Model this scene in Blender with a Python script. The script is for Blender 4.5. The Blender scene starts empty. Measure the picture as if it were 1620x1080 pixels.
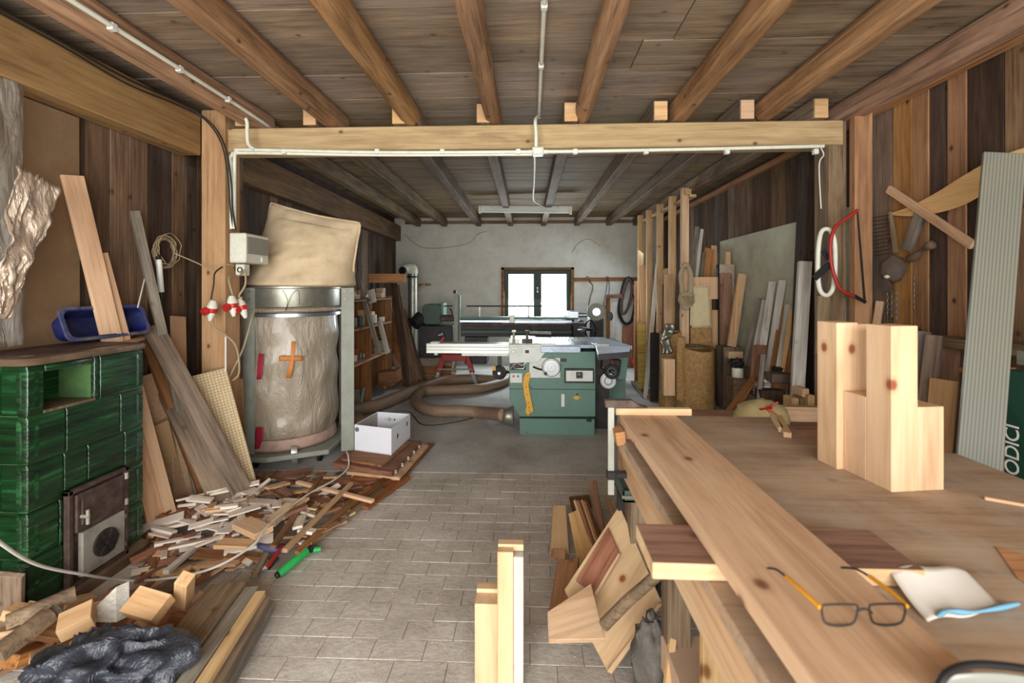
import bpy, bmesh, math, random
from mathutils import Vector, Matrix, Euler
from mathutils import noise as mnoise
R = random.Random(7)
SC = bpy.context.scene
COL = SC.collection

# ------------------------------------------------------------------ camera
YAW = math.radians(2.23)
CAMZ, F, HX, HY = 1.41, 720.0, 810.0, 456.0
cam = bpy.data.cameras.new('camera')
cam.sensor_width = 36; cam.lens = 16.0
cam.shift_y = -84 / 1620.0
cam.clip_start = 0.02; cam.clip_end = 200
cam.dof.use_dof = True; cam.dof.focus_distance = 3.9; cam.dof.aperture_fstop = 3.2
co = bpy.data.objects.new('camera', cam); COL.objects.link(co)
co.location = (0, 0, CAMZ); co.rotation_euler = (math.radians(90), 0, YAW)
SC.camera = co

# ------------------------------------------------------------------ world, lamps, exposure
SC.view_settings.view_transform = 'Standard'
SC.view_settings.look = 'None'
SC.view_settings.gamma = 1
SC.view_settings.use_curve_mapping = False
SC.view_settings.exposure = 0.0
SC.cycles.max_bounces = 10
SC.cycles.diffuse_bounces = 6
SC.cycles.sample_clamp_indirect = 6
W = bpy.data.worlds.new('sky'); SC.world = W; W.use_nodes = True
wn = W.node_tree.nodes; wl = W.node_tree.links
bg = wn['Background']; bg.inputs[0].default_value = (0.90, 0.97, 1.0, 1); bg.inputs[1].default_value = 2.2

def area(name, loc, rot, sx, sy, power, color, spread=180):
    l = bpy.data.lights.new(name, 'AREA'); l.shape = 'RECTANGLE'; l.size = sx; l.size_y = sy
    l.energy = power; l.color = color; l.spread = math.radians(spread)
    o = bpy.data.objects.new(name, l); COL.objects.link(o); o.location = loc; o.rotation_euler = rot
    return o
# daylight through the open barn doors behind the photographer, and through the far window
area('door_daylight', (-0.2, -1.55, 1.30), (math.radians(90), 0, 0), 4.0, 2.2, 262, (1.0, 0.985, 0.955))
area('window_daylight', (0.10, 8.30, 1.30), (math.radians(-70), 0, 0), 1.1, 0.95, 85, (0.86, 0.97, 1.0))
area('rear_right_fill', (1.6, 7.2, 2.0), (0, math.radians(38), 0), 1.4, 0.9, 16, (0.72, 0.84, 1.0))  # added cool fill lamp inside the right rear; no side door stands there

# ------------------------------------------------------------------ pixel -> point helpers (measuring only)
cy_, sy_ = math.cos(YAW), math.sin(YAW)
def ray(px, py):
    a = (px - HX) / F
    return Vector((cy_ * a - sy_, sy_ * a + cy_, (HY - py) / F))
def at(px, py, Y):
    d = ray(px, py); t = Y / d.y; return Vector((d.x * t, Y, CAMZ + d.z * t))
def fl(px, py, z=0.0):
    d = ray(px, py); t = (z - CAMZ) / d.z; return Vector((d.x * t, d.y * t, z))
def wx(px, py, X):
    d = ray(px, py); t = X / d.x; return Vector((X, d.y * t, CAMZ + d.z * t))

# ------------------------------------------------------------------ object helpers
WM = {}
def link(o, M, parent=None):
    COL.objects.link(o); WM[o.name] = M.copy()
    if parent is not None:
        o.parent = parent; o.matrix_basis = WM[parent.name].inverted() @ M
    else:
        o.matrix_basis = M
    return o
def tag(o, label=None, cat=None, group=None, kind=None):
    if label: o['label'] = label
    if cat: o['category'] = cat
    if group: o['group'] = group
    if kind: o['kind'] = kind
    return o
def empty(name, loc, label, cat, group=None):
    o = bpy.data.objects.new(name, None); o.empty_display_size = 0.1
    link(o, Matrix.Translation(Vector(loc))); return tag(o, label, cat, group)

def rotm(x=0, y=0, z=0):
    return Euler((math.radians(x), math.radians(y), math.radians(z))).to_matrix().to_4x4()
def T(x, y, z): return Matrix.Translation(Vector((x, y, z)))

class MB:
    def __init__(s, M=None):
        s.v = []; s.f = []; s.M = M
    def add(s, vs, fs):
        n = len(s.v)
        s.v += [Vector(v) for v in vs]; s.f += [[i + n for i in f] for f in fs]; return s
    def box(s, c, d, rot=None):
        c = Vector(c); hx, hy, hz = d[0]/2, d[1]/2, d[2]/2
        P = [Vector((x, y, z)) for x in (-hx, hx) for y in (-hy, hy) for z in (-hz, hz)]
        if rot is not None: P = [rot @ p for p in P]
        return s.add([p + c for p in P], [(0,1,3,2),(4,6,7,5),(0,4,5,1),(2,3,7,6),(0,2,6,4),(1,5,7,3)])
    def b2(s, x0, x1, y0, y1, z0, z1):
        return s.box(((x0+x1)/2, (y0+y1)/2, (z0+z1)/2), (x1-x0, y1-y0, z1-z0))
    def loft(s, rings, caps=True, closed=False):
        n = len(rings[0]); vs = [p for r in rings for p in r]; fs = []
        m = len(rings)
        for i in range(m if closed else m - 1):
            for j in range(n):
                a, b = i*n + j, i*n + (j+1) % n; c, d = ((i+1) % m)*n + (j+1) % n, ((i+1) % m)*n + j
                fs.append((a, b, c, d))
        if caps and not closed:
            fs.append(tuple(reversed(range(n)))); fs.append(tuple(range((m-1)*n, m*n)))
        return s.add(vs, fs)
    def cyl(s, p0, p1, r0, r1=None, n=12, caps=True):
        return s.tube([p0, p1], [r0, r0 if r1 is None else r1], n, caps)
    def tube(s, path, r, n=8, caps=True, closed=False, sq=1.0):
        P = [Vector(p) for p in path]; m = len(P)
        if not isinstance(r, (list, tuple)): r = [r]*m
        rings = []; u = None
        for i in range(m):
            if closed: t = P[(i+1) % m] - P[i-1]
            else: t = P[min(i+1, m-1)] - P[max(i-1, 0)]
            t = t.normalized() if t.length > 1e-9 else Vector((0,0,1))
            if u is None:
                u = t.orthogonal().normalized()
            else:
                u = (u - t*u.dot(t)); u = u.normalized() if u.length > 1e-6 else t.orthogonal().normalized()
            w = t.cross(u)
            rings.append([P[i] + (u*math.cos(a)*sq + w*math.sin(a))*r[i] for a in [2*math.pi*k/n for k in range(n)]])
        return s.loft(rings, caps, closed)
    def disc(s, c, axis, r, t=0.004, n=24, ri=0):
        c = Vector(c); a = Vector(axis).normalized()
        if ri:
            u = a.orthogonal().normalized(); w = a.cross(u)
            prof = [(ri, -t/2), (r, -t/2), (r, t/2), (ri, t/2)]
            rings = [[c + (u*math.cos(q)+w*math.sin(q))*pr + a*pt for pr, pt in prof] for q in [2*math.pi*k/n for k in range(n)]]
            return s.loft(rings, False, True)
        return s.cyl(c - a*t/2, c + a*t/2, r, r, n)
    def prism(s, pts, ext):
        ext = Vector(ext); P = [Vector(p) for p in pts]; n = len(P)
        return s.add(P + [p + ext for p in P], [tuple(reversed(range(n))), tuple(range(n, 2*n))] + [(i, (i+1) % n, n + (i+1) % n, n + i) for i in range(n)])
    def grid(s, fn, nu, nv, thick=None):
        vs = [Vector(fn(i/nu, j/nv)) for i in range(nu+1) for j in range(nv+1)]
        fs = [(i*(nv+1)+j, (i+1)*(nv+1)+j, (i+1)*(nv+1)+j+1, i*(nv+1)+j+1) for i in range(nu) for j in range(nv)]
        return s.add(vs, fs)
    def build(s, name, mat, parent=None, smooth=False, bevel=0, seg=1, solid=0, sub=0, grain=None):
        V = [s.M @ v for v in s.v] if s.M else s.v
        lo = Vector([min(v[i] for v in V) for i in range(3)]); hi = Vector([max(v[i] for v in V) for i in range(3)])
        c = Vector(((lo.x+hi.x)/2, (lo.y+hi.y)/2, lo.z))
        RG = {None: Matrix.Identity(4), 'y': rotm(0, 0, 90), 'z': rotm(0, -90, 0)}[grain]; RI = RG.inverted()
        me = bpy.data.meshes.new(name); me.from_pydata([RI @ (v - c) for v in V], [], s.f)
        bm = bmesh.new(); bm.from_mesh(me); bmesh.ops.recalc_face_normals(bm, faces=bm.faces)
        if bevel:
            bmesh.ops.bevel(bm, geom=[e for e in bm.edges if len(e.link_faces) == 2 and e.calc_face_angle(0) > 0.5], offset=bevel, segments=seg, affect='EDGES', clamp_overlap=True)
        if smooth:
            for f in bm.faces: f.smooth = True
            for e in bm.edges:
                if len(e.link_faces) == 2 and e.calc_face_angle(0) > math.radians(smooth if smooth > 1 else 40): e.smooth = False
        bm.to_mesh(me); bm.free()
        me.materials.append(M_[mat])
        o = bpy.data.objects.new(name, me)
        link(o, Matrix.Translation(c) @ RG, parent)
        if solid:
            md = o.modifiers.new('solid', 'SOLIDIFY'); md.thickness = solid; md.offset = 0
        if sub:
            md = o.modifiers.new('sub', 'SUBSURF'); md.levels = sub; md.render_levels = sub
        return o

BOXC = {}
def boxmesh(L, w, t, bev, mat):
    k = (round(L, 3), round(w, 3), round(t, 3), bev, mat)
    if k in BOXC: return BOXC[k]
    me = bpy.data.meshes.new('plank_mesh'); bm = bmesh.new()
    bmesh.ops.create_cube(bm, size=1.0)
    for v in bm.verts: v.co = Vector((v.co.x*L, v.co.y*w, v.co.z*t))
    if bev:
        bmesh.ops.bevel(bm, geom=list(bm.edges), offset=min(bev, t*.3, w*.3, L*.3), segments=1, affect='EDGES')
    bm.to_mesh(me); bm.free(); me.materials.append(M_[mat]); BOXC[k] = me
    return me
def plank(name, p0, p1, w, t, mat, n=(0, -1, 0), parent=None, bev=0.0015, label=None, cat=None, group=None, kind=None):
    """a board whose FRONT face centre line runs p0 -> p1 and faces n; local X is the grain"""
    p0, p1 = Vector(p0), Vector(p1); ax = p1 - p0; L = ax.length; ax.normalize()
    n = Vector(n); n = (n - ax*n.dot(ax)).normalized(); u = n.cross(ax)
    c = (p0 + p1)/2 - n*t/2
    M = Matrix(((ax.x, u.x, n.x, c.x), (ax.y, u.y, n.y, c.y), (ax.z, u.z, n.z, c.z), (0, 0, 0, 1)))
    o = bpy.data.objects.new(name, boxmesh(L, w, t, bev, mat))
    link(o, M, parent); return tag(o, label, cat, group, kind)
def text(s, size, M, mat, name, parent, ext=0.0006, spacing=1.0):
    c = bpy.data.curves.new('txt', 'FONT'); c.body = s; c.size = size; c.extrude = ext; c.align_x = 'CENTER'; c.align_y = 'CENTER'; c.space_character = spacing
    t = bpy.data.objects.new('txt', c); me = bpy.data.meshes.new_from_object(t); me.materials.append(M_[mat])
    bpy.data.objects.remove(t)
    o = bpy.data.objects.new(name, me); return link(o, M, parent)
def smoothpath(P, k=8, closed=False):
    P = [Vector(p) for p in P]; out = []; n = len(P)
    for i in range(n if closed else n-1):
        if closed: a, b, c, d = P[i-1], P[i], P[(i+1) % n], P[(i+2) % n]
        else: a, b, c, d = P[max(i-1, 0)], P[i], P[i+1], P[min(i+2, n-1)]
        for j in range(k):
            t = j/k
            out.append(0.5*((2*b) + (c-a)*t + (2*a-5*b+4*c-d)*t*t + (3*b-a-3*c+d)*t**3))
    if not closed: out.append(P[-1])
    return out

# ------------------------------------------------------------------ materials
M_ = {}
def hx(h):
    r = [int(h[i:i+2], 16)/255 for i in (0, 2, 4)]
    return tuple([(c/12.92 if c <= .04045 else ((c+.055)/1.055)**2.4) for c in r] + [1])
def newmat(name):
    m = bpy.data.materials.new(name); m.use_nodes = True; M_[name] = m
    nt = m.node_tree; return m, nt, nt.nodes, nt.links, nt.nodes['Principled BSDF']
def node(N, t, **kw):
    n = N.new(t)
    for k, v in kw.items(): setattr(n, k, v)
    return n
def coords(N, L, scale, rand=True, world=False):
    tc = N.new('ShaderNodeTexCoord')
    src = tc.outputs['Object']
    if world:
        g = N.new('ShaderNodeNewGeometry'); src = g.outputs['Position']
    mp = N.new('ShaderNodeMapping'); mp.inputs['Scale'].default_value = scale
    if rand:
        oi = N.new('ShaderNodeObjectInfo'); mu = node(N, 'ShaderNodeVectorMath', operation='SCALE')
        cm = N.new('ShaderNodeCombineXYZ')
        for k, f in enumerate((17.0, 31.0, 53.0)):
            a = node(N, 'ShaderNodeMath', operation='MULTIPLY'); a.inputs[1].default_value = f
            L.new(oi.outputs['Random'], a.inputs[0]); L.new(a.outputs[0], cm.inputs[k])
        ad = node(N, 'ShaderNodeVectorMath', operation='ADD')
        L.new(src, ad.inputs[0]); L.new(cm.outputs[0], ad.inputs[1]); src = ad.outputs[0]
    L.new(src, mp.inputs['Vector']); return mp.outputs[0]
def ramp(N, L, fac, stops):
    r = N.new('ShaderNodeValToRGB'); e = r.color_ramp.elements
    while len(e) < len(stops): e.new(0.5)
    for i, (p, c) in enumerate(stops): e[i].position = p; e[i].color = hx(c) if isinstance(c, str) else (c, c, c, 1)
    L.new(fac, r.inputs[0]); return r.outputs[0]
def mix(N, L, fac, a, b, blend='MIX'):
    m = node(N, 'ShaderNodeMix', data_type='RGBA', blend_type=blend)
    if isinstance(fac, (int, float)): m.inputs[0].default_value = fac
    else: L.new(fac, m.inputs[0])
    for s, x in ((m.inputs[6], a), (m.inputs[7], b)):
        if isinstance(x, str): s.default_value = hx(x)
        else: L.new(x, s)
    return m.outputs[2]
def noise(N, L, vec, scale=1, detail=5, rough=.6, dist=0):
    n = N.new('ShaderNodeTexNoise'); n.inputs['Scale'].default_value = scale; n.inputs['Detail'].default_value = detail
    n.inputs['Roughness'].default_value = rough; n.inputs['Distortion'].default_value = dist
    L.new(vec, n.inputs['Vector']); return n.outputs[0]
def bump(N, L, h, bs, strength=.3, dist=.004):
    b = N.new('ShaderNodeBump'); b.inputs['Strength'].default_value = strength; b.inputs['Distance'].default_value = dist
    L.new(h, b.inputs['Height']); L.new(b.outputs[0], bs.inputs['Normal'])
def wood(name, dark, mid, light, var=.25, rough=.75, knots=.5, dust=None, grain=1.0, huev=.006, bmp=.25, streak=.75, kcol=None, kthr=.55):
    m, nt, N, L, B = newmat(name)
    v = coords(N, L, (1.3*grain, 22*grain, 22*grain))
    g1 = noise(N, L, v, 1.6, 6, .65, .7)
    v2 = coords(N, L, (1.1, 5, 5)); g2 = noise(N, L, v2, 1.5, 4, .6, .4)
    ad = node(N, 'ShaderNodeMath', operation='ADD'); L.new(g1, ad.inputs[0]); L.new(g2, ad.inputs[1])
    hf = node(N, 'ShaderNodeMath', operation='MULTIPLY'); hf.inputs[1].default_value = .5; L.new(ad.outputs[0], hf.inputs[0])
    c = ramp(N, L, hf.outputs[0], [(.34, dark), (.5, mid), (.66, light)])
    vf = coords(N, L, (2, 60, 60)); gf = noise(N, L, vf, 2, 3, .6)
    c = mix(N, L, streak, c, ramp(N, L, gf, [(.32, .5), (.47, .95), (.7, 1.0)]), 'MULTIPLY')
    vs_ = coords(N, L, (.8, 34, 34)); gs = noise(N, L, vs_, 1.3, 2, .5, .9)
    c = mix(N, L, streak, c, ramp(N, L, gs, [(.30, .45), (.40, 1.0)]), 'MULTIPLY')
    if knots:
        vk = coords(N, L, (5.0, 5.0, 5.0)); sp_ = N.new('ShaderNodeSeparateXYZ'); L.new(vk, sp_.inputs[0])
        yz = node(N, 'ShaderNodeMath', operation='ADD'); L.new(sp_.outputs[1], yz.inputs[0]); L.new(sp_.outputs[2], yz.inputs[1])
        cx_ = N.new('ShaderNodeCombineXYZ'); sc_ = node(N, 'ShaderNodeMath', operation='MULTIPLY'); sc_.inputs[1].default_value = .75
        L.new(sp_.outputs[0], sc_.inputs[0]); L.new(sc_.outputs[0], cx_.inputs[0]); L.new(yz.outputs[0], cx_.inputs[1])
        vo = node(N, 'ShaderNodeTexVoronoi', voronoi_dimensions='2D'); vo.inputs['Scale'].default_value = 1.0; L.new(cx_.outputs[0], vo.inputs['Vector'])
        kf = ramp(N, L, vo.outputs['Distance'], [(.02, min(1, knots*1.5)), (.045, knots), (.07, knots*.25), (.12, 0.0)])
        s2 = N.new('ShaderNodeSeparateColor'); L.new(vo.outputs['Color'], s2.inputs[0])
        gt = node(N, 'ShaderNodeMath', operation='GREATER_THAN'); gt.inputs[1].default_value = kthr; L.new(s2.outputs[0], gt.inputs[0])
        km = node(N, 'ShaderNodeMath', operation='MULTIPLY'); L.new(kf, km.inputs[0]); L.new(gt.outputs[0], km.inputs[1])
        kd = kcol or '%02x%02x%02x' % tuple(int(int(dark[i:i+2], 16)*.62) for i in (0, 2, 4))
        c = mix(N, L, km.outputs[0], c, kd)
    if dust:
        vd = coords(N, L, (1, 1, 1)); nd = noise(N, L, vd, 3.5, 6, .7)
        c = mix(N, L, ramp(N, L, nd, [(.42, 0.0), (.7, .75)]), c, dust)
    hs = N.new('ShaderNodeHueSaturation'); oi = N.new('ShaderNodeObjectInfo')
    mr = N.new('ShaderNodeMapRange'); mr.inputs['To Min'].default_value = 1-var; mr.inputs['To Max'].default_value = 1+var
    L.new(oi.outputs['Random'], mr.inputs['Value']); L.new(mr.outputs[0], hs.inputs['Value'])
    wn_ = node(N, 'ShaderNodeTexWhiteNoise', noise_dimensions='1D'); L.new(oi.outputs['Random'], wn_.inputs['W'])
    mh = N.new('ShaderNodeMapRange'); mh.inputs['To Min'].default_value = .5-huev; mh.inputs['To Max'].default_value = .5+huev
    L.new(wn_.outputs[0], mh.inputs['Value']); L.new(mh.outputs[0], hs.inputs['Hue'])
    ms = N.new('ShaderNodeMapRange'); ms.inputs['To Min'].default_value = 1-var*1.2; ms.inputs['To Max'].default_value = 1+var*.4
    L.new(wn_.outputs[0], ms.inputs['Value']); L.new(ms.outputs[0], hs.inputs['Saturation'])
    L.new(c, hs.inputs['Color']); L.new(hs.outputs[0], B.inputs['Base Color'])
    B.inputs['Roughness'].default_value = rough; B.inputs['Specular IOR Level'].default_value = .3
    bump(N, L, g1, B, bmp, .003)
    return m
def plain(name, col, rough=.6, metal=0, var=.12, scale=6, bmp=0, spec=.4, dirt=None, dirtamt=.6, alpha=None, trans=0, world=False, coat=0):
    m, nt, N, L, B = newmat(name)
    v = coords(N, L, (1, 1, 1), world=world, rand=not world); n = noise(N, L, v, scale, 5, .6)
    hs = N.new('ShaderNodeHueSaturation'); mr = N.new('ShaderNodeMapRange')
    mr.inputs['To Min'].default_value = 1-var; mr.inputs['To Max'].default_value = 1+var
    mr.inputs['From Min'].default_value = .3; mr.inputs['From Max'].default_value = .7
    L.new(n, mr.inputs['Value']); L.new(mr.outputs[0], hs.inputs['Value']); hs.inputs['Color'].default_value = hx(col)
    c = hs.outputs[0]
    if dirt:
        n2 = noise(N, L, v, scale*1.7, 6, .7); c = mix(N, L, ramp(N, L, n2, [(.45, 0.0), (.68, dirtamt)]), c, dirt)
    L.new(c, B.inputs['Base Color'])
    B.inputs['Roughness'].default_value = rough; B.inputs['Metallic'].default_value = metal; B.inputs['Specular IOR Level'].default_value = spec
    if alpha is not None: B.inputs['Alpha'].default_value = alpha
    if trans: B.inputs['Transmission Weight'].default_value = trans
    if coat: B.inputs['Coat Weight'].default_value = coat; B.inputs['Coat Roughness'].default_value = .08
    if bmp:
        n3 = noise(N, L, v, scale*4, 6, .65); bump(N, L, n3, B, bmp, .006)
    return m
#      name            dark      mid       light
wood('w_wall_dark',   '33231a', '503a2a', '6b4f39', var=.35, knots=.5, huev=.006)
wood('w_wall_mid',    '513a27', '785a3e', '93724f', var=.22, knots=.5)
wood('w_wall_light',  '7a5434', 'a2744a', 'b68a5c', var=.12, knots=.8, streak=.5)
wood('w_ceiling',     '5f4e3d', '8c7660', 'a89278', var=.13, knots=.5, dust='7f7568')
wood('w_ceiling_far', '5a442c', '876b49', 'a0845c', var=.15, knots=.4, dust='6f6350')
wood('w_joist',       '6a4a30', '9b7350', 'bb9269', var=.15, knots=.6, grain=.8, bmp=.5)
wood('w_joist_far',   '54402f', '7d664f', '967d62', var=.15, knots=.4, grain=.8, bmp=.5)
wood('w_beam',        '8c7250', 'b2976f', 'c4aa82', var=.06, knots=.7, grain=.7, bmp=.3, streak=.4)
wood('w_post',        '96703f', 'b98f5b', 'c79f6d', var=.08, knots=.7, grain=.7, bmp=.2, streak=.4)
wood('w_plate',       '745639', '99754c', 'ab8759', var=.06, knots=.6, streak=.4)
wood('w_pine',        'b6916c', 'd3b089', 'dfc29e', var=.06, knots=.9, grain=.5, bmp=.08, streak=.12, kcol='8a4c2e', kthr=.5)
wood('w_fresh',       'b88a5c', 'd3a877', 'e0bb8e', var=.12, knots=0, grain=.8, bmp=.1, streak=.25)
wood('w_board',       'a98157', 'cba57a', 'dab98f', var=.10, knots=.8, grain=.5, bmp=.12, streak=.28, kcol='7a4c2c', kthr=.6)
wood('w_old',         '5a493a', '80694f', '9b8468', var=.25, knots=.4)
wood('w_grey',        '5c554c', '857b6e', 'a39989', var=.18, knots=.3)
wood('w_brown',       '5a3822', '8a5c3a', 'a87750', var=.22, knots=.4)
wood('w_red',         '6b3c22', '945a38', 'ad7450', var=.2, knots=.2)
wood('w_white',       '9a9082', 'cdc6ba', 'e2ddd2', var=.08, knots=.2, streak=.4)
wood('w_yellow',      'a78a35', 'c8aa4c', 'd6bc62', var=.05, knots=0)
wood('w_orange',      '94603a', 'b98254', 'c99468', var=.15, knots=.2)
wood('w_bench',       '8a7058', 'a78c72', 'b89e82', var=0, knots=.4, grain=.35, dust='b3a797', streak=.35)
wood('w_scrap_light', 'b89e86', 'e6d8c8', 'f6f0e8', var=.08, knots=0, streak=.15)
plain('mdf', 'a58560', .85, var=.06, scale=30)
plain('hardboard', '7e6347', .7, var=.08, scale=3, dirt='9a8468', dirtamt=.3)
plain('chip', 'b09070', .9, var=.15, scale=60, dirt='8a6b4c')
plain('plaster', 'c9c6ba', .95, var=.05, scale=2.5, bmp=.35, dirt='a5a296', dirtamt=.45, spec=.1)
plain('grey_panel', 'c8c9b2', .9, var=.07, scale=3, dirt='a39e8c', dirtamt=.5, bmp=.1)
plain('white_card', 'e2e4ec', .8, var=.02)
plain('card_in', 'a8a29a', .85, var=.05)
plain('white_plastic', 'dcdccb', .45, var=.03, dirt='b4ad98', dirtamt=.4)
plain('cable_white', 'd8d5cc', .5, var=.05)
plain('cable_black', '26221f', .6)
plain('cable_tan', 'a08e72', .7)
plain('clear_smoke', '7f8078', .15, var=.1, spec=.6)
plain('red_plastic', 'b42620', .4)
plain('red_paint', 'a0241c', .45, dirt='6b3a30', dirtamt=.4)
wood('w_fine', 'b88a5c', 'd3a877', 'e0bb8e', var=.1, knots=0)
plain('black_plastic', '1b1b1d', .4)
plain('black_rubber', '17161a', .7)
plain('green_machine', '5f8175', .5, var=.05, scale=3, dirt='5b6f5e', dirtamt=.5, bmp=.05)
plain('green_dark', '47594f', .55, var=.08, scale=3, dirt='4e5c4c', dirtamt=.5)
plain('green_panel', '0f3b2c', .45, var=.04)
plain('steel', 'a6aeb8', .3, .85, var=.08, dirt='7c7468', dirtamt=.3)
plain('cast_iron', '8c96a2', .35, .6, var=.12, scale=12, dirt='6a6660', dirtamt=.35)
plain('alu', 'b6b7b0', .38, .7, var=.04)
plain('zinc', '9b9a8e', .42, .75, var=.15, scale=8, dirt='7c7258', dirtamt=.5)
plain('grey_paint', '8f9388', .55, var=.06, dirt='75705f', dirtamt=.4)
plain('dark_metal', '2f2d2c', .5, .4, dirt='4c443b', dirtamt=.5)
plain('white_machine', 'd4d8d4', .45, var=.03, dirt='a8a493', dirtamt=.4)
plain('felt', 'd9c3a1', .95, var=.05, scale=5, bmp=.12, spec=.1, dirt='b39970', dirtamt=.45)
plain('insulation', 'b08c5e', 1, var=.18, scale=25, bmp=.9, spec=.05, dirt='6f5233')
plain('foam_cream', 'd6c79f', .9, var=.04, dirt='b8a47a', dirtamt=.4)
plain('yellow_plastic', 'd8a22c', .5)
plain('blue_tub', '17205c', .5, var=.1, dirt='3a3f5c')
plain('blue_dark', '3c4470', .5, dirt='8a7f72', dirtamt=.7)
plain('green_clamp', '2a9a4c', .45)
plain('rope', 'a5967a', .95)
plain('hat', '5d5148', .95, bmp=.3, scale=20)
plain('string_ball', 'b8a878', .95, bmp=.6, scale=20)
plain('paper', 'd8d3ca', .8, var=.04)
plain('paper_blue', '6fa3bd', .7)
plain('amber', 'c98a1c', .25, spec=.6)
plain('shaving', 'd0b488', .9, var=.1)
plain('dusty_hose', '8d745f', .55, var=.1, scale=4, dirt='a18a74', dirtamt=.5)
plain('concrete_block', '8f8676', .95, bmp=.5, scale=10, dirt='655c4f')
plain('tan_card', 'bd9f86', .8, var=.06)
plain('tape_orange', 'c07a3c', .6)
plain('tape_red', 'a4283c', .6)
plain('tape_pink', 'b09283', .8, var=.1, dirt='806a5a')
plain('window_wood', '2c3a2e', .55)
plain('white_enamel', 'd5d8d0', .35)
plain('tube_grey', 'a3a499', .5, dirt='8f8a7a', dirtamt=.4)
plain('tube_white', 'dfe3da', .3)
plain('rust_iron', '4a3a34', .6, .3, var=.25, scale=10, dirt='77665a', dirtamt=.6)
plain('ash_plate', 'a09a8e', .6, .2, var=.1, dirt='5f564c', dirtamt=.5)
plain('stove_rim', '6b5645', .35, .2, var=.2, scale=6, dirt='a08a70', dirtamt=.4)
plain('purple_stone', '5c5852', .9, bmp=.9, scale=8, dirt='857d70')
plain('branch', '6f5c4a', .9, bmp=.5, scale=12)
plain('sawdust', 'a98a5c', 1)
plain('grass', '5d7a3c', .9)
# black bag
m, nt, N, L, B = newmat('black_bag'); B.inputs['Base Color'].default_value = hx('343842'); B.inputs['Roughness'].default_value = .33; B.inputs['Specular IOR Level'].default_value = .7
v = coords(N, L, (1,1,1)); bump(N, L, noise(N, L, v, 9, 5, .6, 2.0), B, .8, .03)
# clear film
def film(name, col, alpha, rough=.15):
    m, nt, N, L, B = newmat(name); B.inputs['Base Color'].default_value = hx(col); B.inputs['Roughness'].default_value = rough
    B.inputs['Specular IOR Level'].default_value = .8; B.inputs['Alpha'].default_value = alpha
    B.inputs['Coat Weight'].default_value = .5; B.inputs['Coat Roughness'].default_value = .12
    v = coords(N, L, (1, 1, .35)); bump(N, L, noise(N, L, v, 9, 6, .65, 1.5), B, .9, .03)
film('film_bag', 'a39580', .93, .3); film('film_clear', 'a39c90', .40, .18); film('film_foil', 'c0aa94', .88, .14); M_['film_foil'].node_tree.nodes['Principled BSDF'].inputs['Metallic'].default_value = .3
m, nt, N, L, B = newmat('window_glass'); B.inputs['Base Color'].default_value = (1,1,1,1); B.inputs['Roughness'].default_value = .02; B.inputs['Transmission Weight'].default_value = 1; B.inputs['IOR'].default_value = 1.02
m, nt, N, L, B = newmat('lens_glass'); B.inputs['Base Color'].default_value = (1,1,1,1); B.inputs['Roughness'].default_value = .02; B.inputs['Transmission Weight'].default_value = 1; B.inputs['IOR'].default_value = 1.1
# glazed tile
m, nt, N, L, B = newmat('tile_green'); v = coords(N, L, (1, 1.2, 14)); n = noise(N, L, v, 2.2, 5, .6, .5)
L.new(ramp(N, L, n, [(.35, '04190b'), (.55, '09391a'), (.72, '2c6236'), (.8, '7a9a50')]), B.inputs['Base Color'])
B.inputs['Roughness'].default_value = .2; B.inputs['Coat Weight'].default_value = .5; B.inputs['Coat Roughness'].default_value = .06
v = coords(N, L, (1, .6, 16)); bump(N, L, noise(N, L, v, 5, 4, .6, .3), B, .7, .01)
plain('grout', '4a6a3c', .8, var=.2, scale=20)
# cellular polycarbonate
m, nt, N, L, B = newmat('polycarb'); v = coords(N, L, (1, 1, 1), rand=False); w = node(N, 'ShaderNodeTexWave', wave_type='BANDS', bands_direction='Y'); w.inputs['Scale'].default_value = 26; L.new(v, w.inputs['Vector'])
L.new(ramp(N, L, w.outputs['Fac'], [(.1, '6f6f64'), (.6, '8c8b7d')]), B.inputs['Base Color']); B.inputs['Alpha'].default_value = .74; B.inputs['Roughness'].default_value = .3
# pavers
def paving(name, a, b, c, d=None):
    m, nt, N, L, B = newmat(name); v = coords(N, L, (1,1,1), world=True, rand=False)
    n1 = noise(N, L, v, 2.2, 6, .65); n2 = noise(N, L, v, 38, 4, .7); n3 = noise(N, L, v, 140, 2, .6)
    cc = ramp(N, L, n1, [(.3, a), (.52, b), (.72, c)])
    cc = mix(N, L, .5, cc, ramp(N, L, n2, [(.3, .62), (.6, 1.0)]), 'MULTIPLY')
    cc = mix(N, L, ramp(N, L, n3, [(.62, 0.0), (.72, .5)]), cc, 'c7ad84')
    L.new(cc, B.inputs['Base Color']); B.inputs['Roughness'].default_value = .85; B.inputs['Specular IOR Level'].default_value = .25
    bump(N, L, n2, B, .6, .006)
paving('paver', 'a89f94', 'c4bcb1', 'd6d0c7'); paving('concrete', 'a39e98', 'bdbab5', 'cccac6'); plain('joint_dirt', '928779', 1, scale=20, var=.2)
# grid print board
m, nt, N, L, B = newmat('grid_board'); v = coords(N, L, (1,1,1), rand=False); br = N.new('ShaderNodeTexBrick'); br.offset = 0; br.inputs['Scale'].default_value = 26; br.inputs['Brick Width'].default_value = .5; br.inputs['Row Height'].default_value = .5; br.inputs['Mortar Size'].default_value = .035
br.inputs['Color1'].default_value = hx('cdbb97'); br.inputs['Color2'].default_value = hx('c4b08b'); br.inputs['Mortar'].default_value = hx('8a6a43'); L.new(v, br.inputs['Vector']); L.new(br.outputs[0], B.inputs['Base Color']); B.inputs['Roughness'].default_value = .8
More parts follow.
